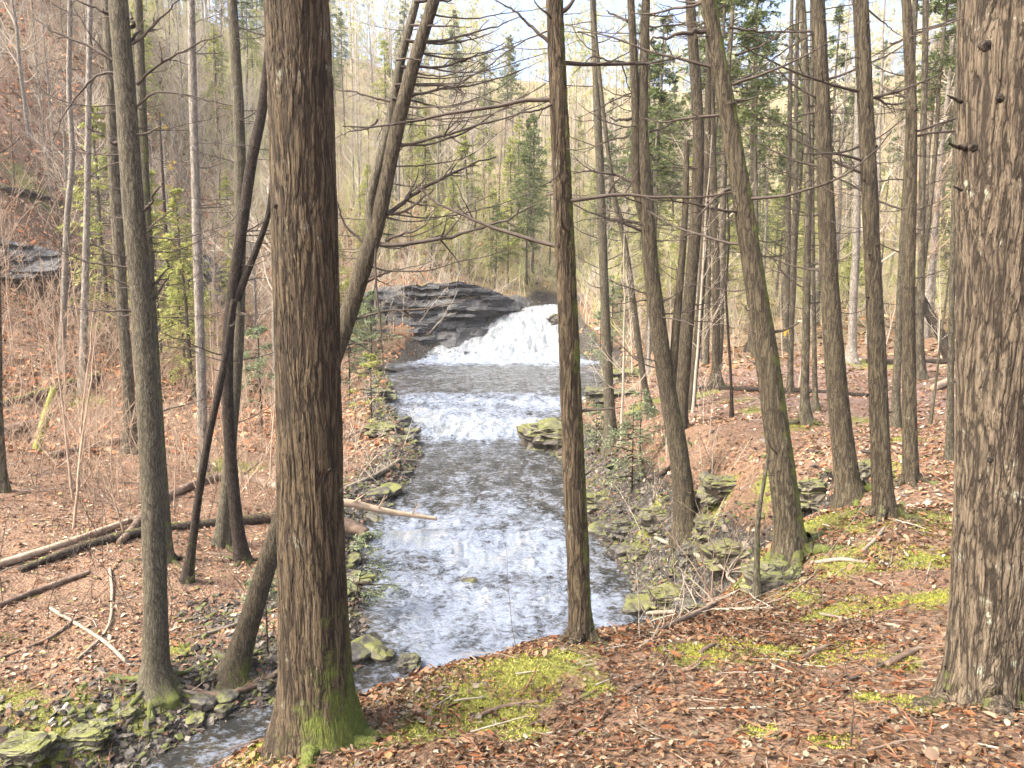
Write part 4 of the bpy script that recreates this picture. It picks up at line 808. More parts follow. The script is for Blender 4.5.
green = [proto_pole(911, 11, .12, dead=30, crown_from=.12, rad=2.6, nb=110, pal=PALE), proto_pole(912, 9, .10, dead=20, crown_from=.1, rad=2.2, nb=90, pal=PALE), proto_pole(913, 12, .12, dead=30, crown_from=.25, rad=2.8, nb=110, pal=GREEN), proto_pole(914, 7, .08, dead=15, crown_from=.08, rad=2.0, nb=80, pal=PALE)]
bare = [proto_bare(921, 12, .10), proto_bare(922, 14, .12), proto_bare(923, 9, .07, 'bark_far', 'twig_pink'), proto_bare(924, 11, .08, 'bark_far', 'twig_pink', 36), proto_bare(925, 15, .14, 'bark_pale', 'twig_pale', 34)]
KIND_NAME = {'pole': 'hemlock_tree', 'green': 'evergreen_tree', 'bare': 'bare_tree'}
def plant(kind, protos, x, y, g, label, group, used, s0=.8, s1=1.25):
    k = int(g.integers(len(protos))); src = protos[k]
    o = src if (src.name not in used) else copy_tree(src); used.add(src.name)
    o.name = KIND_NAME[kind]; used.add(o.name) if False else None
    s = g.uniform(s0, s1); o.location = (x, y, height1(x, y) - .05); o.rotation_euler = (g.normal(0, .035), g.normal(0, .035), g.uniform(0, 6.28)); o.scale = (s, s, s * g.uniform(.9, 1.1))
    tag(o, label, 'tree', group); return o
used = set(); g = np.random.default_rng(77); spots = []
for src, kn in [(p, 'pole') for p in pole] + [(p, 'green') for p in green] + [(p, 'bare') for p in bare]: src.name = KIND_NAME[kn]
firsts = {}
def put(kind, protos, x, y, label, group, s0=.8, s1=1.25):
    k = int(g.integers(len(protos))); src = protos[k]; key = (kind, k)
    if key in firsts: o = copy_tree(firsts[key])
    else: o = src; firsts[key] = src
    s = g.uniform(s0, s1); o.location = (x, y, height1(x, y) - .05); o.rotation_euler = (g.normal(0, .03), g.normal(0, .03), g.uniform(0, 6.28)); o.scale = (s, s, s * g.uniform(.9, 1.1))
    tag(o, label, 'tree', group)
def ok(x, y, dmin, dw=1.0):
    if any((x - a) ** 2 + (y - c_) ** 2 < dmin ** 2 for a, c_ in spots): return False
    if sdf(np.array([x]), np.array([y]))[0] < dw: return False
    spots.append((x, y)); return True
def zone(n, px0, px1, Y0, Y1, kinds, labels, groups, dmin, s0=.8, s1=1.25, dw=1.2, pw=1.0):
    c_ = 0; tries = 0
    while c_ < n and tries < n * 40:
        tries += 1; Y = Y0 + (Y1 - Y0) * g.random() ** pw; x = P(g.uniform(px0, px1), 384, Y)[0]
        if not ok(x, Y, dmin, dw): continue
        kind = kinds[int(g.integers(len(kinds)))]; protos = dict(pole=pole, green=green, bare=bare)[kind]
        put(kind, protos, x, Y, labels[kind], groups[kind], s0, s1); c_ += 1
def LG(where):
    return (dict(pole='tall hemlock with dead lower branches ' + where, green='leafy hemlock green to the ground ' + where, bare='leafless tree with fine pale twigs ' + where),
            dict(pole='tall hemlocks ' + where, green='leafy hemlocks ' + where, bare='leafless trees ' + where))
L_, G_ = LG('on the flat woods right of the creek'); zone(38, 700, 1250, 24, 48, ['pole', 'pole', 'pole', 'bare'], L_, G_, 1.5)
zone(8, 620, 700, 30, 46, ['pole', 'bare'], L_, G_, 1.5)
zone(42, 640, 1250, 34, 75, ['green'], L_, G_, 2.5, .7, 1.1)
L_, G_ = LG('on the far slope beyond the right hand woods'); zone(75, 600, 1250, 50, 100, ['green', 'green', 'bare', 'pole'], L_, G_, 2.2)
L_, G_ = LG('on the steep left hillside'); zone(105, -200, 345, 30, 66, ['bare', 'bare', 'bare', 'bare', 'green'], L_, G_, 1.6, .4, .95, dw=3)
L_, G_ = LG('on the ridge above the left hillside'); zone(85, -200, 345, 62, 104, ['bare', 'green', 'pole', 'green'], L_, G_, 2.0, .7, 1.1, dw=3)
L_, G_ = LG('in the valley left of the pool'); zone(10, 140, 370, 26, 46, ['bare', 'green', 'bare'], L_, G_, 1.6, .45, .8, dw=3)
L_, G_ = LG('on the hill behind the waterfall'); zone(22, 400, 640, 52, 75, ['green'], L_, G_, 2.0, .5, 1.0, dw=1.2); zone(55, 330, 620, 53, 72, ['bare'], L_, G_, 1.6, .4, 1.0, dw=1.2); zone(60, 250, 620, 60, 100, ['green', 'bare', 'bare', 'pole'], L_, G_, 2.2, .7, 1.15, dw=1.5)
L_, G_ = LG('around the ledge beside the waterfall'); zone(12, 330, 500, 49.5, 54, ['green', 'bare'], L_, G_, 1.3, .35, .6, dw=.8)
zone(5, 590, 660, 44, 52, ['green', 'bare'], L_, G_, 1.4, .5, .9, dw=1.0)

# distant woods, one mass
gd = np.random.default_rng(5); n = 650; Y = gd.uniform(98, 150, n); x = np.array([P(a, 384, c_)[0] for a, c_ in zip(gd.uniform(-250, 1280, n), Y)]); z = height(x, Y); hgt = gd.uniform(12, 20, n)
Pn = grow(np.stack([x, Y, z - .3], -1), np.tile([0, 0, 1.0], (n, 1)), hgt, 5, 0, .02, gd); R = gd.uniform(.08, .18, n)[:, None] * np.linspace(1, .2, 5)[None]
S, D, rr, t_ = children(Pn, R, 16, .15, .99, (50, 80), gd); P1 = grow(S, D, gd.uniform(1.5, 3.5, len(S)) * (1.15 - t_), 4, .1, .12, gd)
S2, D2, r2, t2 = children(P1, np.full(P1.shape[:2], .03), 4, .2, .95, (30, 60), gd); P2 = grow(S2, D2, gd.uniform(.5, 1.3, len(S2)), 3, 0, .1, gd)
V, Fc = join([tubes(Pn, R, 5), tubes(P1, np.full(P1.shape[:2], .022), 3), tubes(P2, np.full(P2.shape[:2], .014), 3)])
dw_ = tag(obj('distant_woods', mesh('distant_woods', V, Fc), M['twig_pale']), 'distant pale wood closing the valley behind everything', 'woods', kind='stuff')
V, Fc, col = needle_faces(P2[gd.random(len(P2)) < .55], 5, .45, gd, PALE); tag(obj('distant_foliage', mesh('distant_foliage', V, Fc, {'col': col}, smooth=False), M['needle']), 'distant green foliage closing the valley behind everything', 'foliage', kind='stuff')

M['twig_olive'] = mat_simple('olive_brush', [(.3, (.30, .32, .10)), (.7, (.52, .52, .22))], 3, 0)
# brush: bare twiggy understory (mass), densest on the left
def brush(nn, px0, px1, Y0, Y1, h, mat, label, seed, nb=5, minr=.004, dw=.8, nm='undergrowth', n2=3, lean=.35, per=5):
    gg = np.random.default_rng(seed); Y = gg.uniform(Y0, Y1, nn); x = np.array([P(a, 384, c_)[0] for a, c_ in zip(gg.uniform(px0, px1, nn), Y)])
    k = (sdf(x, Y) > dw) & (fbm(x * .35, Y * .35, o=2, s=seed) > -.35); x, Y = x[k], Y[k]; nn = len(x); z = height(x, Y)
    S = np.stack([x, Y, z - .05], -1); H = gg.uniform(h[0], h[1], nn)
    Pn = grow(S, np.stack([gg.normal(0, lean, nn), gg.normal(0, lean, nn), np.ones(nn)], -1), H, 6, .1, .13, gg); rb = (H * .004 + minr)
    R = rb[:, None] * np.linspace(1, .35, 6)[None]
    S1, D1, r1, t1 = children(Pn, R, nb, .2, .97, (20, 60), gg); L1 = np.repeat(H, nb) * gg.uniform(.15, .5, len(S1)) * (1.2 - t1); P1 = grow(S1, D1, L1, 5, .1, .17, gg); R1 = np.maximum(r1 * .6, minr * .8)[:, None] * np.linspace(1, .5, 5)[None]
    S2, D2, r2, t2 = children(P1, R1, n2, .2, .97, (20, 60), gg); P2 = grow(S2, D2, np.repeat(L1, n2) * gg.uniform(.2, .6, len(S2)), 3, 0, .15, gg)
    V, Fc = join([tubes(Pn, R, 4), tubes(P1, R1, 3), tubes(P2, np.maximum(r2 * .6, minr * .6)[:, None] * np.ones((1, 3)), 3)])
    tag(obj(nm, mesh(nm, V, Fc), M[mat]), label, 'undergrowth', kind='stuff')
brush(1900, -220, 340, 26, 62, (1.2, 4.2), 'twig_pink', 'reddish leafless brush covering the left hillside', 301, 6, .006)
brush(700, -100, 340, 15, 30, (.8, 2.6), 'twig_pink', 'reddish leafless brush on the left valley floor', 302, 6, .003)
brush(70, -50, 300, 9.5, 16, (.5, 1.7), 'twig', 'dark thin whips growing between the left hand logs', 303, 4, .0018)
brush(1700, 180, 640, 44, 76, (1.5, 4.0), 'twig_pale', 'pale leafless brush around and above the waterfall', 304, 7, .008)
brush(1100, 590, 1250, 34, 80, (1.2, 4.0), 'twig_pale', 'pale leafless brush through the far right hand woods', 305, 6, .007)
brush(900, -250, 330, 56, 100, (2, 5), 'twig_olive', 'olive brush on the ridge above the left hillside', 310, 6, .012)
brush(1100, 590, 1250, 40, 95, (1.5, 6), 'twig_olive', 'olive green brush deep in the right hand woods', 311, 7, .01)
brush(1300, 250, 640, 50, 85, (1.5, 4.5), 'twig_olive', 'olive green brush on the hill behind the waterfall', 309, 7, .009)
brush(130, 590, 720, 11, 24, (.4, 1.3), 'twig_pale', 'pale brush on the right bank of the creek', 306, 6, .0022, .25)
brush(90, 340, 430, 17, 34, (.5, 1.6), 'twig_pale', 'pale brush on the low left bank of the creek', 307, 6, .003, .25)
brush(60, 330, 460, 45.5, 50, (1.5, 3.5), 'twig_pale', 'pale brush hanging round the shale ledge', 308, 7, .007, .3)

# slim leafless saplings one can count on the valley floor
gs = np.random.default_rng(404)
def sapl(label, grp, n, px0, px1, Y0, Y1, mat, hs, seed0):
    protos = []
    for k in range(3):
        (Pt, R), cr = bare_crown(4.5, .028, seed0 + k, 16, 4, 3, t0=.2, lenf=.34, minr=.0035, up=.7); root = empty('bare_sapling', (0, 0, 0))
        V, Fc = tubes(np.vstack([[0, 0, -.2], Pt])[None], np.r_[R[0], R][None], 7); obj('stem', mesh('stem', V, Fc), M[mat], root); obj('crown', mesh('crown', *cr), M[mat], root); protos.append(root)
    c_ = 0; tries = 0
    while c_ < n and tries < 900:
        tries += 1; Y = gs.uniform(Y0, Y1); x = P(gs.uniform(px0, px1), 384, Y)[0]
        if not ok(x, Y, .7, .7): continue
        o = protos[c_] if c_ < 3 else copy_tree(protos[c_ % 3]); c_ += 1; s = gs.uniform(*hs)
        o.location = (x, Y, height1(x, Y)); o.rotation_euler = (gs.normal(0, .1), gs.normal(0, .1), gs.uniform(0, 6.28)); o.scale = (s, s, s); tag(o, label, 'sapling', grp)
sapl('slim leafless sapling growing on the left valley floor', 'bare saplings on the left valley floor', 42, -80, 330, 13, 30, 'twig_pink', (.5, 1.2), 810)
sapl('slim leafless sapling growing on the right bank or flat', 'bare saplings on the right bank and flat', 26, 600, 1050, 14, 34, 'twig_pale', (.4, 1.3), 820)

# young hemlocks with soft green sprays
def young(name, label, px, py, h, rad, nb, seed, pal=PALE, lean=(0, 0, 0), size=.035, group=None, droop=-.3):
    b0 = G(px, py); root = empty(name, b0); tag(root, label, 'young tree', group)
    wood, nd = hemlock_crown(h * .12, h, rad, int(nb * .62), seed, size=size, nper=12, n2=8, droop=droop, pal=pal)
    st = np.stack([np.zeros(6), np.zeros(6), np.linspace(-.1, h, 6)], -1)[None]
    def sh(V): V = V.copy(); V[:, 0] += lean[0] * V[:, 2]; V[:, 1] += lean[1] * V[:, 2]; return V
    wood = join([wood, tubes(st, (np.linspace(.012, .003, 6) * h)[None], 6)])
    obj('stem', mesh('stem', sh(wood[0]), wood[1], {'moss': np.zeros(len(wood[0]))}), M['bark_dark'], root)
    obj('foliage', mesh('foliage', sh(nd[0]), nd[1], {'col': nd[2]}, smooth=False), M['needle'], root)
SOFT = np.array([(.20, .25, .13), (.26, .31, .17), (.15, .20, .10), (.31, .34, .19)])
young('young_hemlock', 'low bushy young hemlock on the right bank left of the twin stemmed tree', 632, 492, 1.7, 1.0, 40, 71, SOFT, size=.05)
young('young_hemlock', 'small green hemlock on the right bank above the mossy boulder', 640, 455, 1.4, .8, 30, 72, SOFT, size=.05)
young('young_hemlock', 'young hemlock with feathery sprays hanging over the water right of the thick trunk', 352, 612, 1.3, .9, 34, 73, SOFT, lean=(.25, 0, 0), size=.04)
young('young_hemlock', 'little hemlock at the foot of the leaning forked tree', 268, 655, 1.2, .7, 26, 74, SOFT, size=.035)
young('young_hemlock', 'drooping young hemlock on the left shore below the rapids', 372, 430, 2.4, 1.3, 36, 75, PALE, size=.07)
young('young_hemlock', 'young hemlock beside the shale ledge at the left end of the pool', 372, 372, 4.0, 2.2, 60, 76, SOFT, size=.12)
young('young_hemlock', 'pale young hemlock left of the shale ledge', 350, 352, 4.5, 2.4, 60, 77, PALE, size=.13)
young('young_hemlock', 'bushy hemlock on the valley floor behind the dark twisted stem', 262, 430, 3.4, 1.6, 50, 78, SOFT, size=.09)
young('young_hemlock', 'soft green hemlock at the foot of the left hillside', 150, 352, 4.5, 2.2, 50, 79, PALE, size=.12)
young('young_hemlock', 'bushy green hemlock on the slope right of the waterfall', 612, 352, 4.5, 2.0, 60, 80, SOFT, size=.12)

young('young_hemlock', 'pale green hemlock leaning over the top of the shale cliff', 430, 272, 4.5, 2.4, 70, 83, PALE * .85, lean=(.1, -.1, 0), size=.12)
young('young_hemlock', 'light feathery hemlock growing above the lip of the waterfall', 508, 285, 5.5, 2.6, 80, 84, PALE * .85, size=.13)
young('young_hemlock', 'green hemlock low on the left shore where the pool narrows', 350, 398, 3.2, 1.8, 60, 85, SOFT, size=.08)
young('young_hemlock', 'feathery hemlock on the right bank in front of the slender grey trunk', 596, 455, 1.3, .9, 40, 86, SOFT, size=.05)
YEL = np.array([(.55, .42, .05), (.65, .50, .08), (.45, .38, .07)])
young('yellow_leaved_tree', 'small tree with a few yellow leaves left of the thick furrowed trunk', 172, 345, 11, 1.5, 26, 81, YEL, size=.08)
young('young_hemlock', 'feathery hemlock hanging over the right lip of the pool', 600, 372, 3.2, 1.5, 40, 82, SOFT, size=.1)
# ================================================================ LOGS, FALLEN BRANCHES
def log(name, label, pts, mat, seed, cat='log', lift=.35, twigs=0, sides=16, mossb=0, group=None, abs_=False, step=.08, dir_=1):
    """pts: (px, py, w px[, lift]) lying on the ground"""
    W, R = [], []
    for p in pts:
        q = G(p[0], p[1]) if not abs_ else P(p[0], p[1], p[3]); r = wpx(p[2], q[1]) / 2
        if not abs_: q = q + np.array([0, 0, r * lift + (p[3] if len(p) > 3 else 0)])
        W.append(q); R.append(r)
    b0 = W[0].copy(); W = np.array(W) - b0
    Pn, Rn, s = resample(W, R, max(np.linalg.norm(W[-1]) / 60, .02)); g = np.random.default_rng(seed)
    if not abs_: pass
    T, A, B = [q[0] for q in frames(Pn[None])]; th = np.linspace(0, 2 * np.pi, sides, endpoint=False); cx, sx = np.cos(th)[None], np.sin(th)[None]
    rr = Rn[:, None] * (1 + .16 * fbm(cx * 1.5 + s[:, None] / Rn.mean() * .25, sx * 1.5 + 0 * s[:, None], s=seed, o=3)); V = Pn[:, None] + rr[..., None] * (cx[..., None] * A[:, None] + sx[..., None] * B[:, None]); n = len(Pn)
    i = np.arange(n - 1)[:, None] * sides; k = np.arange(sides)[None]; k2 = (k + 1) % sides
    Fc = np.stack([i + k, i + k2, i + sides + k2, i + sides + k], -1).reshape(-1, 4); V = V.reshape(-1, 3)
    V = np.vstack([V, Pn[0], Pn[-1]]); c1 = np.stack([(np.arange(sides) + 1) % sides, np.arange(sides), np.full(sides, len(V) - 2)], -1); c2 = np.stack([(n - 1) * sides + np.arange(sides), (n - 1) * sides + (np.arange(sides) + 1) % sides, np.full(sides, len(V) - 1)], -1)
    nrm = (cx[..., None] * A[:, None] + sx[..., None] * B[:, None])[..., 2]
    mo = np.r_[(mossb * np.clip(nrm, 0, 1)).ravel(), 0, 0]
    parts = [(V, [Fc, c1, c2])]
    if twigs:
        S, D, r_, t_ = children(Pn[None], Rn[None], twigs, .1, .98, (30, 75), g); D[:, 2] = np.abs(D[:, 2]); L = g.uniform(.15, .5, twigs) * s[-1] * .35
        P1 = grow(S, D, L, 6, .1, .14, g); R1 = (r_ * .35)[:, None] * np.linspace(1, .3, 6)[None]; parts.append(tubes(P1, R1, 5))
        S, D, r_, t_ = children(P1, R1, 2, .3, .9, (30, 60), g); parts.append(tubes(grow(S, D, np.repeat(L, 2) * .4, 4, 0, .14, g), (r_ * .6)[:, None] * np.linspace(1, .4, 4)[None], 4))
    V, Fc = join(parts); mo = np.r_[mo, np.zeros(len(V) - len(mo))]
    o = obj(name, mesh(name, V, Fc, {'moss': mo}), mat, None, b0); tag(o, label, cat, group); return o
M['log_moss'] = mat_bark('mossy_log', .04, 1.0, (.17, .13, .095), (.04, .03, .022), (.10, .075, .055), 0, moss=True, mosscol=(.16, .17, .03))
log('fallen_log', 'pale barkless log running from the left edge up to the olive grey trunk', [(-20,574,9),(40,556,8),(90,538,7),(140,520,6)], M['deadwood_pale'], 1, lift=.9)
log('fallen_log', 'long dark rotten log lying behind the pale barkless one, crossing the left flat', [(20,572,8),(90,548,10),(150,534,10),(215,527,11),(280,520,12),(340,512,12)], M['log_moss'], 2, lift=.6, mossb=.55)
log('fallen_log', 'upper slim log reaching from the olive grey trunk towards the thick trunk', [(120,545,7),(170,498,8),(225,480,9),(285,492,9)], M['deadwood'], 3, lift=.8, twigs=3)
log('fallen_log', 'low thin log in the leaves at the left edge below the pale one', [(-10,612,6),(40,592,6),(90,574,5)], M['deadwood'], 4, lift=.7)
log('fallen_log', 'pinkish bare log jutting out over the water from behind the thick trunk', [(300,506,9,14.2),(345,503,8.5,14.3),(385,511,6.5,14.5),(437,519,3.5,14.7)], M['deadwood_pale'], 5, abs_=True, twigs=5)
log('fallen_log', 'dark hollow log end at the shore under the bare jutting log', [(300,520,13,14.6),(330,522,14,14.5),(352,527,15,14.4),(366,534,13,14.3)], M['deadwood'], 6, abs_=True)
log('fallen_log', 'long mossy log lying along the left hillside foot', [(-20,415,9),(30,402,9),(70,390,10),(100,380,9)], M['log_moss'], 7, lift=.8, mossb=.9)
log('fallen_log', 'dark log lying under the bright leaning moss covered pole', [(-10,440,10),(20,432,11),(45,428,9)], M['deadwood'], 8, lift=.7)
log('fallen_log', 'thin brown log in the leaves left of the olive grey trunk', [(50,458,7),(90,450,7),(130,441,7)], M['deadwood'], 9, lift=.8, twigs=4)
log('fallen_log', 'mossy log high on the left hillside above the rock ledges', [(-20,190,8),(20,197,8),(60,207,7)], M['log_moss'], 10, lift=1.0, mossb=.9)
log('fallen_log', 'long dark straight log lying across the right hand flat', [(692,389,4),(740,391,5),(800,393,5),(868,397,4)], M['bark_dark'], 11, lift=.9)
log('fallen_log', 'short pale log lying on the flat left of the massive scaly trunk', [(934,391,7),(945,386,7),(960,380,7)], M['deadwood_pale'], 12, lift=.9)
log('fallen_log', 'dark log across the back of the flat behind the row of trunks', [(866,363,4),(900,364,5),(950,364,5)], M['bark_dark'], 13, lift=.9)
b0 = G(948, 362)
log('toppled_snag', 'dark toppled trunk leaning down left of the massive scaly trunk', [(953,362,16,b0[1]),(943,340,11,b0[1]+.3),(930,315,9,b0[1]+.6),(915,288,7,b0[1]+1)], M['bark_dark'], 14, abs_=True, twigs=3, cat='snag')
log('leaning_pole', 'bright yellow green moss covered pole leaning on the left flat', [(33,474,11,19.0),(38,448,9,19.2),(46,415,8,19.5),(54,388,6,19.8)], mat_simple('bright_moss', [(.3, (.12, .13, .025)), (.7, (.33, .34, .07))], 20, .02), 15, abs_=True, cat='pole')
log('tree_stump', 'low broken stump on the far flat left of the leaning trunk', [(751,356,16,G(751,352)[1]),(751,348,13,G(751,352)[1]),(752,342,10,G(751,352)[1])], M['bark_dark'], 16, abs_=True, cat='stump')
FB = [
 ('forked dead branch lying below the long moss patch on the near bank', [(560,745,5),(600,722,5),(640,690,6),(690,672,5)], 'deadwood', 5),
 ('pale thin stick lying at the bottom edge of the near bank', [(524,738,4),(533,746,4),(541,752,4)], 'twig_pale', 0),
 ('dark flat stick lying along the near moss patch', [(470,722,4),(500,712,5),(545,702,4)], 'deadwood', 1),
 ('reddish stick end lying in moss right of centre', [(800,662,5),(815,655,6),(832,647,5)], 'deadwood', 0),
 ('thick short stick pointing at the massive scaly trunk', [(886,668,6),(905,660,7),(922,650,6)], 'deadwood', 0),
 ('slim long stick under the thick short one', [(850,682,4),(880,668,4),(915,640,3)], 'twig', 2),
 ('long pale curved twig lying across the middle of the right bank', [(820,615,3),(855,622,3),(900,628,3),(918,634,3)], 'twig_pale', 2),
 ('light grey branch lying on the bank below the left leaning trunk', [(815,565,4),(840,562,5),(868,566,4)], 'twig_pale', 5),
 ('bent branch propped on the bank by the mossy corner', [(863,553,3),(875,542,4),(884,530,3)], 'twig_pale', 3),
 ('pile of pale branches overhanging the gully mouth', [(640,650,5),(690,620,6),(730,598,5),(790,572,4)], 'twig_pale', 14),
 ('long pale branch lying from bank to gully mouth', [(655,598,5),(690,606,5),(735,612,4),(780,610,3)], 'twig_pale', 8),
 ('dark broken branch caught at the bank edge beside the bank edge trunk', [(620,650,4),(660,632,5),(705,604,4)], 'deadwood', 9),
 ('curved twig at the foot of the thick furrowed trunk', [(262,752,3),(290,742,4),(312,765,3)], 'twig_pale', 0),
 ('small dark chip of wood lying low on the right bank', [(700,655,4),(708,650,5),(716,646,4)], 'deadwood', 0),
 ('stick lying near the bottom right corner', [(872,735,4),(882,725,5),(892,718,4)], 'deadwood', 0),
 ('thin pale stick lying on the upper part of the right bank', [(868,582,3),(885,588,3)], 'twig_pale', 0),
 ('long bowed branch lying across the gravel bottom left', [(50,610,4),(100,640,4),(170,690,4),(215,700,3)], 'twig_pale', 4),
 ('bent pale sapling arching over the leaves left of the olive grey trunk', [(78,660,3),(100,640,3),(112,600,3),(110,570,3)], 'twig_pale', 3),
 ('dark branch lying in the leaves below the long log', [(0,660,3),(40,645,4),(80,618,3)], 'deadwood', 3),
 ('tangle of sticks washed up between the two mossy rooted trunks', [(185,690,5),(215,700,7),(250,690,6),(285,672,5)], 'deadwood', 14),
 ('slim stick on the gravel right of the olive grey trunk', [(190,640,3),(225,630,4),(262,615,3)], 'twig_pale', 4),
 ('branch tangle on the low left shore by the jutting log', [(345,490,4),(370,480,5),(400,462,4)], 'twig_pale', 14),
 ('drift branch lying along the left shore beside the rapids', [(345,440,4),(370,432,5),(396,436,4)], 'deadwood', 9),
 ('thin branch lying on the left shore of the pool', [(345,405,3),(370,400,4),(400,410,3)], 'deadwood', 8),
 ('grey branch lying in the gully under the twin stemmed tree', [(655,540,4),(690,556,5),(735,585,4)], 'twig_pale', 6),
 ('dark root snag on the leafy bank left of the twin stemmed tree', [(650,482,5),(664,476,6),(675,466,4)], 'bark_dark', 5),
]
for k, (lb, pts, mt, tw) in enumerate(FB): log('fallen_branch', lb, pts, M['stick' if mt == 'twig_pale' else mt], 50 + k, 'branch', lift=.9, twigs=tw, sides=8, group='dead branches lying on the ground')

# small leafless shoots in the foreground
def shoot(label, px, py, h, n, seed, mat='twig', lean=(0, 0), r=.003):
    b0 = G(px, py); g = np.random.default_rng(seed)
    V, Fc = branch(np.array([0, 0, -.02]), (lean[0], lean[1], 1), h, r, seed, .2, n, K=10, sides=6, wig=.10, tl=(.2, .5), sub=2)
    o = obj('bare_shoot', mesh('shoot', V, Fc), M[mat], None, b0); tag(o, label, 'sapling', 'leafless shoots on the near bank')
shoot('tiny leafless shoot in the moss left of the massive trunk foot', 851, 752, .36, 7, 5, r=.0045)
shoot('thin bare whip standing on the bank before the water', 518, 655, .75, 5, 6, lean=(-.28, 0), r=.0026)
shoot('bare whip leaning left near the moss patch', 404, 690, .45, 5, 8, lean=(-.3, 0), r=.002)
shoot('twiggy shoot at the bank edge right of the bank edge trunk', 640, 640, .55, 9, 9, 'twig_pale', r=.003)
shoot('second twiggy shoot near the gully mouth', 668, 632, .6, 10, 10, 'twig_pale', lean=(.3, 0), r=.003)
shoot('tall thin shoot in front of the rapids', 560, 470, 1.2, 8, 11, 'twig', r=.004) if False else None

# ================================================================ ROCKS
def rock(label, px, py, w, hgt, seed, mat='rock', water=False, depth=None, group=None, name='rock', Y=None, flat=1.0):
    g = np.random.default_rng(seed)
    if Y is not None: c = P(px, py, Y)
    elif water: q = onwater(px, py); c = np.array([q[0], q[1], zw(q[1])])
    else: c = G(px, py)
    wr = wpx(w * .86, c[1]) / 2; hr = wpx(hgt * .9, c[1]); dp = (depth or wr * .8)
    nu, nv = 56, 36; th = np.linspace(0, 2 * np.pi, nu, endpoint=False)[None]; ph = np.linspace(-np.pi / 2, np.pi / 2, nv)[:, None]
    X, Y_, Z = np.cos(ph) * np.cos(th), np.cos(ph) * np.sin(th), np.sin(ph) + 0 * th
    sq = lambda q: np.sign(q) * np.abs(q) ** .55
    X, Y_, Z = sq(X), sq(Y_), sq(Z)
    d = 1 + .36 * fbm(X * 1.3 + seed, Y_ * 1.3, Z * 1.3, o=5, s=seed) + .11 * np.round(fbm(X * 1.6 + seed, Y_ * 1.6, Z * 4, o=2, s=seed + 3) * 3)
    V = np.stack([X * wr * d, Y_ * dp * d, Z * hr * .62 * d], -1).reshape(-1, 3)
    i = np.arange(nv - 1)[:, None] * nu; k = np.arange(nu)[None]; k2 = (k + 1) % nu; Fc = np.stack([i + k, i + k2, i + nu + k2, i + nu + k], -1).reshape(-1, 4)
    o = obj(name, mesh('rock', V, Fc, smooth=False), M[mat], None, c + np.array([0, 0, hr * .12])); tag(o, label, 'rock', group); return o
rock('small dark mossy rock breaking the foam near the bank', 409, 668, 27, 20, 1, 'rock_wet', True)
rock('large mossy boulder at the right side of the rapids', 556, 446, 82, 36, 2, 'rock', True)
rock('mossy boulder tucked behind the large one at the water edge', 592, 430, 50, 26, 3, 'rock', True)
rock('flat dark rock at the left shore below the rapids', 404, 445, 34, 13, 4, 'rock_wet', True, name='rock')
rock('low mossy rock on the left shore beside the rapids', 383, 432, 40, 12, 5, 'rock')
rock('dark round rock at the right lip of the waterfall', 560, 326, 26, 17, 6, 'rock_wet', Y=47.4)
rock('dark wet stone barely showing in midstream', 469, 582, 18, 5, 7, 'rock_wet', True)
rock('mossy shore rock at the right bank bend', 600, 505, 34, 18, 9)
rock('flat mossy slab at the gully mouth', 668, 600, 46, 18, 10)
rock('dark boulder under the pile of pale branches', 690, 612, 34, 18, 11, 'rock_wet')
rock('mossy block in the gully below the left leaning trunk', 728, 560, 52, 26, 12)
rock('grey block beside the mossy broken sapling', 712, 530, 40, 20, 13)
rock('rounded mossy rock on the gully rim behind the left leaning trunk', 812, 500, 44, 24, 14)
rock('mossy rock against the heel of the knobbly trunk', 866, 478, 26, 20, 15)
rock('moss capped rock in the gully between the twin stemmed tree and the leaning trunk', 722, 492, 50, 22, 16)
rock('rough mossy rock left of the twin stemmed tree foot', 655, 522, 34, 20, 17)
rock('dark rock on the right shore below the leafy bank', 622, 532, 36, 18, 18, 'rock_wet')
rock('small mossy stone under the root snag', 640, 556, 28, 16, 19)
rock('angular dark block in the shade of the gully', 690, 560, 30, 20, 20, 'rock_wet')
rock('flat pale stone on the gravel left of the leaning forked tree', 178, 690, 14, 7, 21)
rock('grey stone at the foot of the olive grey trunk', 128, 716, 18, 8, 22)
rock('round mossy mound of stone in the bottom left corner', 25, 752, 62, 20, 23)
rock('mossy stone at the edge of the bottom left gravel', 88, 738, 50, 15, 24)
rock('dark slab at the right shore of the upper pool', 612, 396, 60, 10, 25, 'rock_wet')
rock('mossy ledge rock at the right side of the upper pool', 622, 378, 50, 14, 26)
rock('brown rock on the left side of the upper pool', 376, 396, 30, 9, 27, 'rock_wet')
rock('mossy corner rock beneath the left leaning trunk', 770, 585, 56, 30, 28)
gr = np.random.default_rng(31)
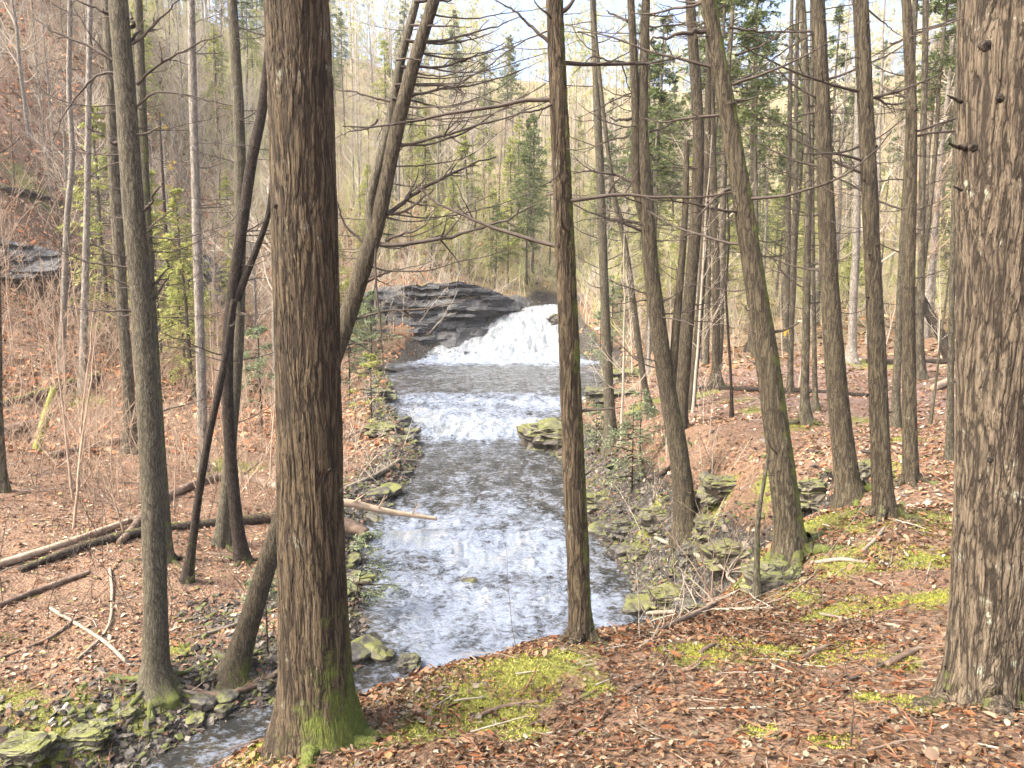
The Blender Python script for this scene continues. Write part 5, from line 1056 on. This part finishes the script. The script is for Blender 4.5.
for k in range(64):
    e = int(gr.integers(6, 44)); t = gr.random(); a_, c_ = poly[e % len(poly)], poly[(e + 1) % len(poly)]; q = a_ * (1 - t) + c_ * t + gr.normal(0, .16, 2)
    if q[1] < 8.2 or q[1] > 44 or (25 <= e <= 38 and q[1] < 9.8): continue
    big = gr.uniform(.08, .26) * (1 + .02 * q[1]); nu, nv = 22, 14; th = np.linspace(0, 2 * np.pi, nu, endpoint=False)[None]; ph = np.linspace(-np.pi / 2, np.pi / 2, nv)[:, None]
    X, Y_, Z = [np.sign(u_) * np.abs(u_) ** .6 for u_ in (np.cos(ph) * np.cos(th), np.cos(ph) * np.sin(th), np.sin(ph) + 0 * th)]; d = 1 + .4 * fbm(X * 1.2 + k, Y_ * 1.2, Z * 1.2, o=3, s=k)
    V = np.stack([X * big * d, Y_ * big * gr.uniform(.5, .9) * d, Z * big * gr.uniform(.3, .55) * d], -1).reshape(-1, 3); i = np.arange(nv - 1)[:, None] * nu; kk = np.arange(nu)[None]; k2 = (kk + 1) % nu
    Fc = np.stack([i + kk, i + k2, i + nu + k2, i + nu + kk], -1).reshape(-1, 4); z_ = max(zw(q[1]), height1(q[0], q[1])) + .02
    o = obj('shore_stone', mesh('stone', V, Fc, smooth=False), M['rock_wet' if gr.random() < .6 else 'rock'], None, (q[0], q[1], z_)); o.rotation_euler = (gr.normal(0, .2), gr.normal(0, .2), gr.uniform(0, 6)); tag(o, 'small dark stone half sunk at the edge of the creek', 'stone', 'small stones along the water edge')
# layered shale ledges
def ledge(label, pts, top, bot, Y0, seed, mat='cliff', thick=2.5, layers=14, back=3.0):
    """pts px along the ledge with per-point Y; top/bot py lists"""
    g = np.random.default_rng(seed); nu = 160; nv = 90; n = len(pts)
    px = np.interp(np.linspace(0, 1, nu), np.linspace(0, 1, n), pts); tp = np.interp(np.linspace(0, 1, nu), np.linspace(0, 1, n), top); bt = np.interp(np.linspace(0, 1, nu), np.linspace(0, 1, n), bot); Ys = np.interp(np.linspace(0, 1, nu), np.linspace(0, 1, n), Y0)
    A = np.array([P(a, c_, y_) for a, c_, y_ in zip(px, bt, Ys)]); B = np.array([P(a, c_, y_) for a, c_, y_ in zip(px, tp, Ys)])
    v = np.linspace(0, 1, nv)[:, None]; Z = A[None, :, 2] * (1 - v) + B[None, :, 2] * v; X = np.repeat(A[None, :, 0], nv, 0)
    lay = np.floor(Z / .22 + .6 * fbm(X * .3, Z * 0, s=seed, o=2)); off = _h(lay.astype(np.int64) + 500, (X * .45 + lay * .37).astype(np.int64) + 500, 0 * lay.astype(np.int64), seed)
    Yp = Ys[None] + .9 * v + .75 * (off - .5) + .35 * fbm(X * .9, Z * .9, o=4, s=seed + 1) + .35 * fbm(X * .25, Z * .2, o=2, s=seed + 2)
    F_ = np.stack([X, Yp, Z + .05 * fbm(X * 2, Z * 2, s=seed + 4)], -1)
    F_[-12:, :, 2] += (.25 * fbm(X[-12:] * 1.1, Z[-12:] * 0, o=3, s=seed + 8)) * np.linspace(0, 1, 12)[:, None]
    lid = F_[-1] + np.array([0, back, 0]); lid[:, 2] = height(lid[:, 0], lid[:, 1]) - .3; V = np.concatenate([F_.reshape(-1, 3), (F_[-1] * .6 + lid * .4) + np.array([0, 0, .05]), lid])
    tot = nv + 2; i = np.arange(tot - 1)[:, None] * nu + np.arange(nu - 1)[None]; Fc = np.stack([i, i + 1, i + 1 + nu, i + nu], -1).reshape(-1, 4)
    o = obj('shale_ledge', mesh('ledge', V, Fc, smooth=False), M[mat]); tag(o, label, 'rock ledge')
ledge('dark layered shale cliff undercut beside the left of the waterfall', [338, 370, 420, 455, 480, 505, 530], [306, 294, 284, 280, 286, 297, 306], [372, 370, 366, 362, 344, 326, 316], [45, 45.2, 45.4, 45.4, 46.1, 47.0, 48.2], 3)
ledge('dark layered rock outcrop high on the left hillside by the photo edge', [-60, -20, 20, 60], [238, 236, 243, 256], [278, 276, 280, 276], [30, 30.5, 31, 31.5], 5, back=2.0)
ledge('grey layered rock outcrop in the valley behind the olive grey trunk', [150, 175, 205, 225], [262, 248, 255, 285], [330, 330, 330, 325], [44, 44.3, 44.6, 45], 7, back=2.5)

# ================================================================ LIGHT, CAMERA
sc = bpy.context.scene
cam = bpy.data.cameras.new('camera'); co = bpy.data.objects.new('camera', cam); C.objects.link(co); sc.camera = co
cam.sensor_width = 36; cam.lens = 36 * F / 1024; cam.clip_end = 2000; cam.clip_start = .05
co.location = tuple(CAM); co.rotation_euler = (math.radians(90) - PITCH, 0, 0)
SUN_EL, SUN_AZ = 50, -112      # azimuth measured from +Y towards +X
w = bpy.data.worlds.new('World'); sc.world = w; w.use_nodes = True; wn = w.node_tree; bg = wn.nodes['Background']
sky = wn.nodes.new('ShaderNodeTexSky'); sky.sky_type = 'NISHITA'; sky.sun_disc = False; sky.sun_elevation = math.radians(SUN_EL); sky.sun_rotation = math.radians(SUN_AZ)
sky.air_density = .75; sky.dust_density = 7.0; sky.ozone_density = 1.0
wn.links.new(sky.outputs[0], bg.inputs[0]); bg.inputs[1].default_value = .15
sl = bpy.data.lights.new('sun', 'SUN'); sl.energy = 1.45; sl.angle = math.radians(18); sl.color = (1, .97, .93)
so = bpy.data.objects.new('sun', sl); C.objects.link(so)
az, el = math.radians(SUN_AZ), math.radians(SUN_EL); dv = Vector((math.sin(az) * math.cos(el), math.cos(az) * math.cos(el), math.sin(el)))
so.rotation_euler = dv.to_track_quat('Z', 'Y').to_euler()
HAZE = .0007
if HAZE:
    x0, x1, y0, y1, z0, z1 = -209.5, 209.5, -109.5, 199.5, -8, 90
    Vh = np.array([(x0,y0,z0),(x1,y0,z0),(x1,y1,z0),(x0,y1,z0),(x0,y0,z1),(x1,y0,z1),(x1,y1,z1),(x0,y1,z1)], float)
    x0 = -215; Vh = Vh * 1.0; Vh[:, 0] *= 1.03; Vh[:, 1] += np.where(Vh[:, 1] > 0, 6, -6)
    hm = bpy.data.materials.new('haze'); hm.use_nodes = True; t = hm.node_tree; t.nodes.clear(); o_ = t.nodes.new('ShaderNodeOutputMaterial'); pv = t.nodes.new('ShaderNodeVolumePrincipled')
    pv.inputs['Color'].default_value = (1, .975, .93, 1); pv.inputs['Density'].default_value = HAZE; pv.inputs['Anisotropy'].default_value = .3; t.links.new(pv.outputs[0], o_.inputs['Volume'])
    tag(obj('haze', mesh('haze', Vh, np.array([(0,3,2,1),(4,5,6,7),(0,1,5,4),(1,2,6,5),(2,3,7,6),(3,0,4,7)]), smooth=False), hm), 'thin pale air haze between the trees', 'haze', kind='stuff')
sc.view_settings.view_transform = 'Standard'; sc.view_settings.look = 'None'; sc.view_settings.gamma = 1; sc.view_settings.exposure = 2.2
sc.cycles.use_denoising = True; sc.cycles.max_bounces = 6; sc.cycles.diffuse_bounces = 3; sc.cycles.glossy_bounces = 2; sc.cycles.transmission_bounces = 2; sc.cycles.volume_bounces = 0; sc.cycles.transparent_max_bounces = 4
sc.cycles.use_adaptive_sampling = True; sc.cycles.adaptive_threshold = .03; sc.cycles.volume_step_rate = 4; sc.cycles.caustics_reflective = False; sc.cycles.caustics_refractive = False
